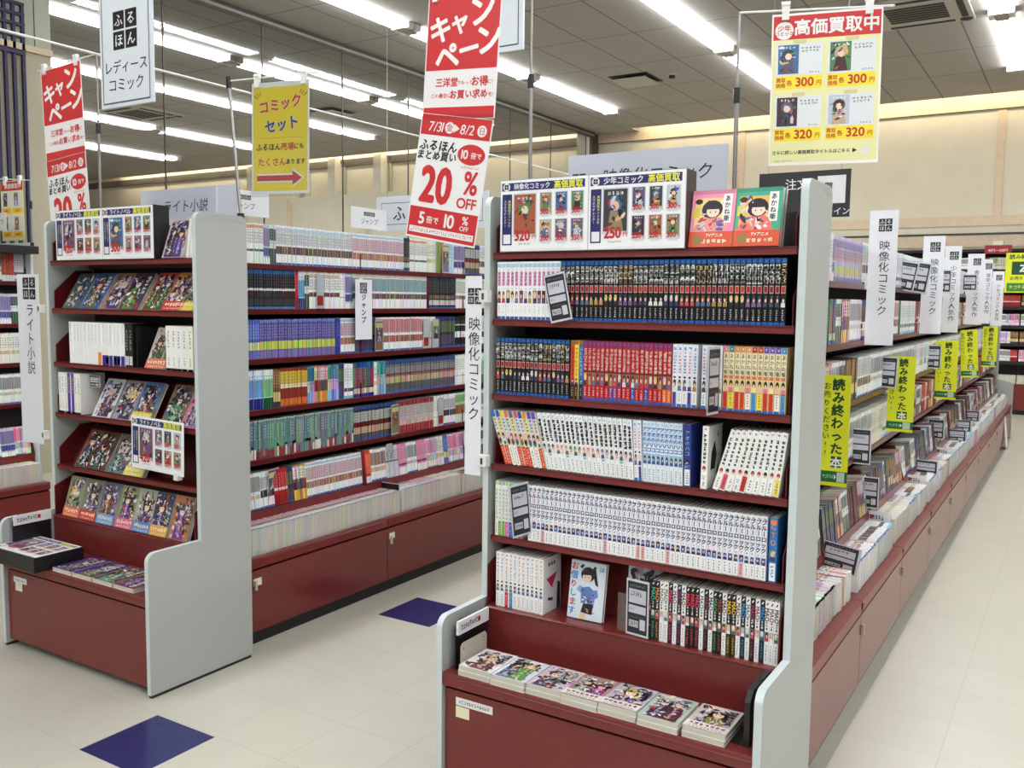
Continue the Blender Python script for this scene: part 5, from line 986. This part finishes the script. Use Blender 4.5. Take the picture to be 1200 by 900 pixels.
# ------------------------------------------------------------------ every other book on the long shelves (past counting): one object
ST = MB(seed=77); RS = ST.rnd
def SC(base, *bands, alt=None): return (base, bands, alt)
W0 = (240,241,240); BL = (40,96,180)
S_ = dict(
 wart=SC(W0, (.86,.95,(180,206,226)), (.55,.82,(206,208,210)), (.27,.47,(104,76,64)), (0,.05,BL)), worange=SC(W0, (.88,.96,(226,150,110)), (.5,.8,(224,222,218)), (.3,.36,(90,90,90))), lilac=SC((196,188,222), (.75,.92,(150,130,200)), (.45,.7,(206,150,170)), (.15,.35,(206,206,110)), (0,.1,(110,100,170))), dkgreen=SC((40,110,70), (.2,.9,(46,120,76))), deepviolet=SC((50,50,150), (.2,.9,(60,60,170))), purp=SC((206,206,222), (.45,.9,(130,116,176)), (.2,.4,(70,80,150)), (0,.15,W0)),
 wpink=SC(W0, (.9,.96,(160,200,226)), (.5,.85,(214,168,184)), (.26,.45,(170,120,90)), (0,.05,BL)), cream=SC((236,234,220), (.3,.42,(206,190,160)), (.6,.64,(200,200,190))), green=SC((120,170,90), (.1,.9,(140,180,90))), orange=SC((220,120,50), (.1,.9,(226,140,60))), lblue=SC((190,208,236), (.2,.8,(206,220,240))),
 black=SC((34,34,40), (.88,1,(30,90,150)), (.46,.52,(220,220,216)), (.3,.44,(70,50,48)), (.08,.26,(60,62,66)), (0,.05,(60,140,210))), redthin=SC((190,50,60), (0,.3,(170,30,40))), bwmix=SC((226,226,224), (.6,.9,(40,60,80)), (0,.4,(50,80,60))), wdot=SC(W0, (.84,.93,(220,170,150)), (.5,.8,(226,228,224)), (.32,.44,(120,60,70))),
 teal=SC(W0, (.9,.96,(220,190,160)), (.5,.88,(120,166,172)), (.28,.44,(110,84,78)), (0,.04,W0)), maroon=SC((86,20,32)), bdark=SC((44,48,50), (.86,1,(30,60,80)), (.3,.42,(120,96,80)), (.1,.26,(200,200,190)), (0,.05,BL)), wgreen=SC(W0, (.5,.9,(200,216,200)), (.3,.42,(140,110,90))),
 violet=SC((86,86,170), (.45,.92,(96,84,150)), (.22,.44,(196,210,80)), (0,.2,(126,110,176)), (.9,1,(110,130,210))), bviolet=SC((80,100,190), (.5,.9,(90,120,200)), (.22,.42,(206,210,140)), (0,.2,(110,110,190))), pinkred=SC(W0, (.55,.95,(206,110,116)), (.26,.46,(160,90,70)), (0,.05,BL)), dgreen=SC((60,70,66), (.88,1,(40,60,120)), (.5,.84,(90,110,70)), (.1,.4,(90,70,110)), (0,.06,BL)), bwhite=SC((36,36,42), (.3,.5,(226,226,222)), (.7,.74,(200,200,200)), (0,.06,BL)),
 wnavy=SC((214,230,244), (.3,.75,(90,150,206)), (0,.28,(30,40,130))), wgrn=SC((220,238,220), (.3,.75,(120,190,120)), (0,.28,(20,80,50))), brown=SC((120,80,50), (.6,.95,(150,110,60)), (.15,.4,(220,200,120)), (0,.14,(50,60,90))), yred=SC((150,50,36), (.58,.92,(214,190,50)), (.48,.58,(240,230,200)), (.02,.2,(222,110,40))), mixa=SC((90,130,170), (.6,.95,(60,140,150)), (.3,.6,(190,170,190)), (0,.3,(150,170,220)), alt=1), mixb=SC((200,120,90), (.6,.95,(220,200,200)), (.3,.6,(120,60,80)), (0,.3,(210,170,90)), alt=1), wteal=SC(W0, (.4,.9,(226,236,240)), (.2,.3,(60,80,100)), (0,.08,(120,190,220))),
 multi=SC((70,66,90), (.86,1,(30,80,150)), (.3,.84,(120,90,80)), (.1,.25,(200,190,170)), (0,.06,(40,60,150)), alt=1), greyred=SC((92,92,94), (.88,1,(36,70,140)), (.6,.8,(130,130,130)), (.52,.6,(130,30,36)), (.3,.5,(196,160,130)), (0,.06,(60,110,190))), white=SC((240,242,244), (.3,.32,(120,120,120))),
 tealgrey=SC((104,138,136), (.0,.26,(120,60,60)), (.26,.9,(110,146,142)), (.97,1,(190,200,196)), alt=2), blackred=SC((38,34,36), (.9,1,(40,80,150)), (.55,.85,(190,190,186)), (.42,.52,(120,26,34)), (.2,.4,(196,160,130)), (.06,.18,(90,90,94)), (0,.06,BL)), pinkfoot=SC((206,180,180), (.85,1,(150,30,40)), (.42,.8,(200,190,190)), (.24,.4,(220,180,160)), (0,.24,(176,34,48))), wblk=SC(W0, (.55,.85,(190,190,196)), (.3,.5,(60,50,70)), (0,.06,BL)), grno=SC((200,226,196), (.7,.95,(120,190,110)), (.3,.6,(150,96,60)), (0,.25,(230,230,220))),
 wscript=SC(W0, (.5,.9,(150,150,150)), (.3,.4,(206,190,180)), (0,.05,BL)), reds=SC((190,40,44), (.5,.9,(200,60,60)), (.4,.48,(240,220,216)), (0,.3,(170,30,36))), redspine=SC((214,70,50), (.3,.9,(226,90,60)), (0,.2,W0)), wbrown=SC(W0, (.5,.9,(150,110,100)), (.3,.44,(206,170,150)), (0,.06,BL)), greyw=SC((206,208,216), (.5,.54,(60,60,66))), pinky=SC((236,130,180), (.4,.9,(240,150,190)), (.3,.36,(90,50,80)), (0,.24,W0)), pastel=SC((226,196,210), (.5,.95,(220,140,160)), (.25,.45,(196,180,196)), (0,.22,(240,240,236)), (0,.05,BL), alt=1), pale=SC((240,240,238), (.4,.9,(226,226,228)), (.1,.3,(206,190,196)), alt=1))
def vary(c, k):
    q_ = sum(c)/3; c = tuple(v*.86+q_*.14 for v in c); return tuple(max(0, min(255, int(v + k*RS.uniform(-1, 1)))) for v in c)
def srow(M, segs, length, h=.174, wm=.0145, d=.112, back=0.0):
    """fill a length of shelf, starting at the origin of M and running along +x, spines towards -y"""
    ST.m = M @ Matrix.Rotation(-back, 4, 'X'); x = 0.0; si = 0
    tot = sum(s[1] for s in segs)
    for nm, n in segs:
        base, bands, alt = S_[nm]; end = x + length*n/tot; k = max(1, round((end-x)/wm)); w = (end-x)/k
        for i in range(k):
            a, b = x+.0007, x+w-.0007; hh = h + RS.choice((0, 0, 0, -.002, .001)); y = RS.uniform(-.002, .002)
            bs = vary(base, 46 if alt == 1 else 12)
            ST.poly([(a,y,0),(b,y,0),(b,y,hh),(a,y,hh)], bs, 'gloss')
            for f0, f1, c in bands:
                if alt == 2 and f0 == 0:
                    f1 = RS.choice((.06, .2, .26, .34)); c = RS.choice(((170,50,50),(226,214,206),(150,60,70),(120,150,146)))
                ST.poly([(a,y-.0004,hh*f0),(b,y-.0004,hh*f0),(b,y-.0004,hh*f1),(a,y-.0004,hh*f1)], vary(c, 52 if alt == 1 else 26 if .2 < f0 < .36 else 9), 'gloss')
            if w > .009:
                for q in range(5): 
                    z = hh*(.52+.075*q)+hh*RS.uniform(-.01,.01); ST.poly([(a+w*.25,y-.0007,z),(b-w*.25,y-.0007,z),(b-w*.3,y-.0007,z+hh*.04),(a+w*.3,y-.0007,z+hh*.04)], tuple(int(q*.6) for q in bs) if sum(bs) > 380 else tuple(min(255, q+60) for q in bs), 'gloss')
            ST.poly([(a,y,hh-.001),(b,y,hh-.001),(b,y+d,hh-.001),(a,y+d,hh-.001)], (212,206,192), 'pages')
            ST.poly([(a,y+d,0),(a,y,0),(a,y,hh),(a,y+d,hh)], bs, 'gloss'); ST.poly([(b,y,0),(b,y+d,0),(b,y+d,hh),(b,y,hh)], bs, 'gloss')
            x += w
    ST.m = None
def sdeck(M, segs, length, wm=.0145, h=.112, d=.174):
    """books standing spine up with page ends towards -y"""
    ST.m = M; x = 0.0; tot = sum(s[1] for s in segs)
    for nm, n in segs:
        base, bands, alt = S_[nm]; end = x + length*n/tot; k = max(1, round((end-x)/wm)); w = (end-x)/k; off = RS.uniform(-.006, .006)
        for i in range(k):
            a, b = x+.0003, x+w-.0003; hh = h + RS.uniform(-.0015, .0015); y = off + RS.uniform(-.002, .002); bs = vary(base, 30 if alt == 1 else 8)
            pg = vary((204,198,182), 12)
            ST.poly([(a+.0007,y+.001,0),(b-.0007,y+.001,0),(b-.0007,y+.001,hh),(a+.0007,y+.001,hh)], pg, 'print')
            for xa, xb in ((a, a+.0007), (b-.0007, b)): ST.poly([(xa,y,0),(xb,y,0),(xb,y,hh),(xa,y,hh)], tuple(int(q*.25+140) for q in bs), 'gloss')
            ST.poly([(a,y,hh),(b,y,hh),(b,y+d,hh),(a,y+d,hh)], bs, 'gloss')
            for f0, f1, c in bands: ST.poly([(a,y+d*f0,hh+.0003),(b,y+d*f0,hh+.0003),(b,y+d*f1,hh+.0003),(a,y+d*f1,hh+.0003)], vary(c, 40 if alt == 1 else 14), 'gloss')
            ST.poly([(a,y+d,0),(a,y,0),(a,y,hh),(a,y+d,hh)], bs, 'gloss'); ST.poly([(b,y,0),(b,y+d,0),(b,y+d,hh),(b,y,hh)], bs, 'gloss')
            x += w
    ST.m = None
def TX(x, y, z): return Matrix.Translation((x, y, z)) @ Matrix.Rotation(math.pi/2, 4, 'Z')
# left aisle, three bays in view and one more behind the red banner
xl = -1.556; y0 = .262
rows = [
 [('worange',254), ('purp',35), ('bwmix',36), ('wart',510), ('wpink',403), ('bdark',51), ('worange',151), ('cream',86), ('green',40), ('orange',32), ('lblue',99), ('purp',111), ('blackred',152), ('wart',367)],
 [('black',443), ('redthin',22), ('wnavy',38), ('bwmix',28), ('wdot',210), ('white',37), ('purp',56), ('teal',608), ('maroon',23), ('bdark',253), ('wgreen',157), ('wdot',460)],
 [('bviolet',222), ('violet',487), ('deepviolet',36), ('wpink',106), ('dgreen',157), ('pinkred',396), ('white',118), ('dgreen',190), ('bwhite',166), ('wart',462)],
 [('wnavy',239), ('wgrn',61), ('brown',42), ('yred',173), ('mixa',45), ('mixb',93), ('mixa',78), ('dgreen',37), ('wteal',69), ('multi',157), ('cream',27), ('mixa',69), ('greyred',625), ('white',167), ('wgrn',465)],
 [('tealgrey',836), ('blackred',346), ('pinkfoot',328), ('white',65), ('wblk',143), ('grno',168), ('wscript',468)],]
for z, sg in zip(LV, rows):
    q_ = sum(n for _, n in sg)/1000; srow(TX(xl, y0, z+.0006), sg, q_, wm=.0138); srow(TX(xl, y0+q_, z+.0006), [('wscript',30), ('wart',30), ('teal',20)], 3.84-q_-y0, wm=.0138)
for yy, L, sg in ((.272, .875, [('wscript',169), ('wblk',71), ('reds',73), ('dgreen',32), ('mixb',76), ('wpink',347)]), (1.172, .875, [('redspine',39), ('wbrown',107), ('greyw',97), ('pinky',64), ('wscript',80), ('pinky',75), ('pastel',101), ('cream',48), ('bviolet',40), ('pastel',141)]), (2.072, .875, [('bwmix',10), ('grno',6), ('wscript',20)]), (2.972, .875, [('pastel',30)])):
    srow(TX(-1.534, yy, ZD+.158), sg, L, h=.165, wm=.0135, back=.10)
sdeck(TX(-1.405, .262, ZD+.0006), [('wpink',84)], 1.02, wm=.0128, h=.116)
sdeck(TX(-1.405, 1.30, ZD+.0006), [('wscript',16), ('pastel',18), ('cream',20), ('pinkfoot',4), ('bwmix',18), ('wscript',18)], .93, wm=.0128, h=.118)
sdeck(TX(-1.405, 2.25, ZD+.0006), [('wscript',40), ('pastel',40)], 1.5, wm=.0135)
# right aisle
rr = lambda *k: [(RS.choice(k), RS.randint(4, 14)) for _ in range(60)]
xr = .728
srow(TX(xr, .26, LVR[0]+.0006), [('wscript',84), ('white',10), ('purp',4), ('lilac',50), ('wart',40), ('wscript',40), ('wteal',72)], 3.0, wm=.0165); srow(TX(xr, 3.262, LVR[0]+.0006), rr('wart','wpink','wscript','wteal','cream','reds','bwmix','white'), 5.9, wm=.0165)
srow(TX(xr, .26, LVR[1]+.0006), [('multi',82), ('dkgreen',12), ('multi',10), ('bwmix',10), ('mixb',14), ('wscript',24), ('multi',40), ('wart',40), ('pinkred',14), ('dkgreen',5), ('wteal',49)], 3.0, wm=.0165); srow(TX(xr, 3.262, LVR[1]+.0006), rr('wart','wpink','wscript','mixa','cream','reds','mixb','white','grno'), 5.9, wm=.0165)
srow(TX(xr, .26, LVR[2]+.0006), [('multi',80), ('bviolet',10), ('mixb',12), ('wscript',12), ('bwmix',10), ('brown',24), ('wart',30), ('wscript',122)], 3.0, wm=.0165); srow(TX(xr, 3.262, LVR[2]+.0006), rr('wart','wpink','wscript','wteal','cream','white'), 5.9, wm=.0165)
srow(TX(xr, .26, LVR[3]+.0006), [('wscript',100), ('mixb',10), ('reds',8), ('wbrown',16), ('wscript',50), ('cream',30), ('wteal',40), ('green',4), ('wart',42)], 3.0, wm=.0165); srow(TX(xr, 3.262, LVR[3]+.0006), rr('wart','mixb','wscript','brown','cream','reds','bwmix'), 5.9, wm=.0165)
for k in range(10):
    srow(TX(.752, .27+.9*k, ZD+.158), rr('brown','multi','bwmix','wscript','dgreen','maroon','mixb')[:8], .86, h=.165, wm=.018, back=.12)
sdeck(TX(.858, .40, ZD+.0006), [('wscript',10), ('pastel',20)], .52, wm=.0155)
sdeck(TX(.862, 1.615, ZD+.0006), [('wart',30), ('wteal',12)], .39, wm=.0165, h=.115)
for a, b, h in ((2.08, 3.07, .115), (3.16, 4.27, .118), (4.32, 5.17, .115), (5.22, 6.3, .118), (6.35, 7.4, .12), (7.45, 9.2, .118)):
    sdeck(TX(.864, a, ZD+.0006), rr('wscript','wart','pastel','cream','wart','wteal')[:6], b-a, wm=.0165, h=h)
# wall shelf at the left border
for z, sg in zip((1.562, 1.315, 1.085, .845), ([('wart',10), ('wpink',16), ('wart',16), ('bwmix',3), ('wscript',6), ('redspine',5), ('wteal',4)], [('cream',40), ('wblk',10), ('purp',5), ('bwmix',6)], [('wscript',26), ('bwmix',2), ('wscript',16), ('cream',10)], [('pale',40), ('pinky',4), ('wscript',14)])):
    srow(TX(LX-.178, -.16, z+.0006), sg, .88, wm=.0145)
srow(TX(LX-.154, -.16, ZD+.158), [('pale',30), ('pinky',6), ('wscript',3), ('reds',3), ('black',12), ('wscript',5), ('purp',7), ('pastel',8)], .87, h=.165, wm=.0145, back=.1)
sdeck(TX(LX-.035, -.16, ZD+.0006), [('white',30), ('cream',18)], .86, wm=.016)
# back wall shelves
for k in range(5):
    for z in (1.98, 1.72, 1.47, 1.21, .97, .72):
        srow(Matrix.Translation((-1.0+.9*k+.005, 11.93, z+.0008)), rr('wscript','cream','wart','pale','pastel','reds','brown')[:7], .885, h=.16, wm=.03)
    sdeck(Matrix.Translation((-1.0+.9*k+.005, 11.87, .4206)), [('cream',10)], .885, wm=.03)
o = ST.build('comic_books'); o['kind'] = 'stuff'; tag(o, 'rows of further comics filling the long shelves of both aisles and the walls', 'books')
# pile dividers on the right-aisle deck and the left one
def divider(x, y, w, h, label, rz=0.0):
    t = thing('pile_divider', label, 'divider', (x, y, ZD), (0, 0, rz), 'slogan dividers'); m = MB(); m.box(0, w, 0, .003, 0, h, mat='black'); m.box(0, w, 0, .05, 0, .0012, mat='black'); m.build('plate', t)
    m = MB(seed=5); m.box(0, w, -.004, -.0005, h-.05, h+.002, (232,232,232)); m.pseudo(w*.45, h-.024, w*.8, .022, 12, BLK, y=-.0046, vert=False, bars=5); m.rect(w*.55, w*.62, h-.034, h-.014, (206,80,80), -.0043); m.build('label_strip', t)
for y, lb in ((2.025, 'slogan divider after the second pile of the right aisle'), (3.105, 'slogan divider after the third pile of the right aisle'), (4.285, 'slogan divider after the fourth pile of the right aisle')): divider(.65, y, .20, .155, lb)
divider(-1.415, 1.288, .18, .145, 'slogan divider between two piles on the left aisle deck', rz=math.pi)
# clear-sleeved cards standing before the left aisle rows
for i, (y, z, c, lb) in enumerate([(.55, .55, (90,60,140), 'purple and green sleeved card before the lowest left aisle row'), (1.29, 1.215, (160,120,90), 'sleeved card right of the small hanging flag'), (1.78, 1.215, (226,226,230), 'white sleeved card with blue figure on the third left aisle row'), (1.42, .765, (110,130,80), 'sleeved card before the long grey set'), (1.87, 1.635, (140,130,190), 'lilac sleeved card on the top left aisle row'), (1.69, 1.215, (236,236,236), 'white divider card with red box on the third left aisle row'), (1.37, .56, (214,216,222), 'grey divider card with red box on the lowest left aisle row'), (.86, 1.437, (226,228,232), 'white divider card with red box on the second left aisle row'), (1.83, .765, (236,236,240), 'white divider card with red box on the fifth left aisle row')]):
    t = thing('shelf_card', lb, 'card', (-1.548, y, z), (0, 0, math.pi/2 + (.2 if i < 5 else 0)), 'cards before the left aisle rows'); m = MB(seed=i); w = .085 if i < 5 else .05
    m.box(-w/2, w/2, 0, .001, 0, .16, (226,226,230)); m.rect(-w*.45, w*.45, .006, .154, c, -.0003)
    if i < 5: thumb(m, 0, .05, w*.8, .07, 40+i); m.rect(-w*.42, w*.42, .12, .145, (236,236,150), -.0006)
    else: m.rect(-w*.4, w*.4, .012, .06, (190,50,44), -.0006)
    m.build('card', t); m = MB(); m.box(-w/2-.004, w/2+.004, -.003, -.002, -.012, .162, mat='clear'); m.build('sleeve', t)
bpy.data.objects.remove(_fo)
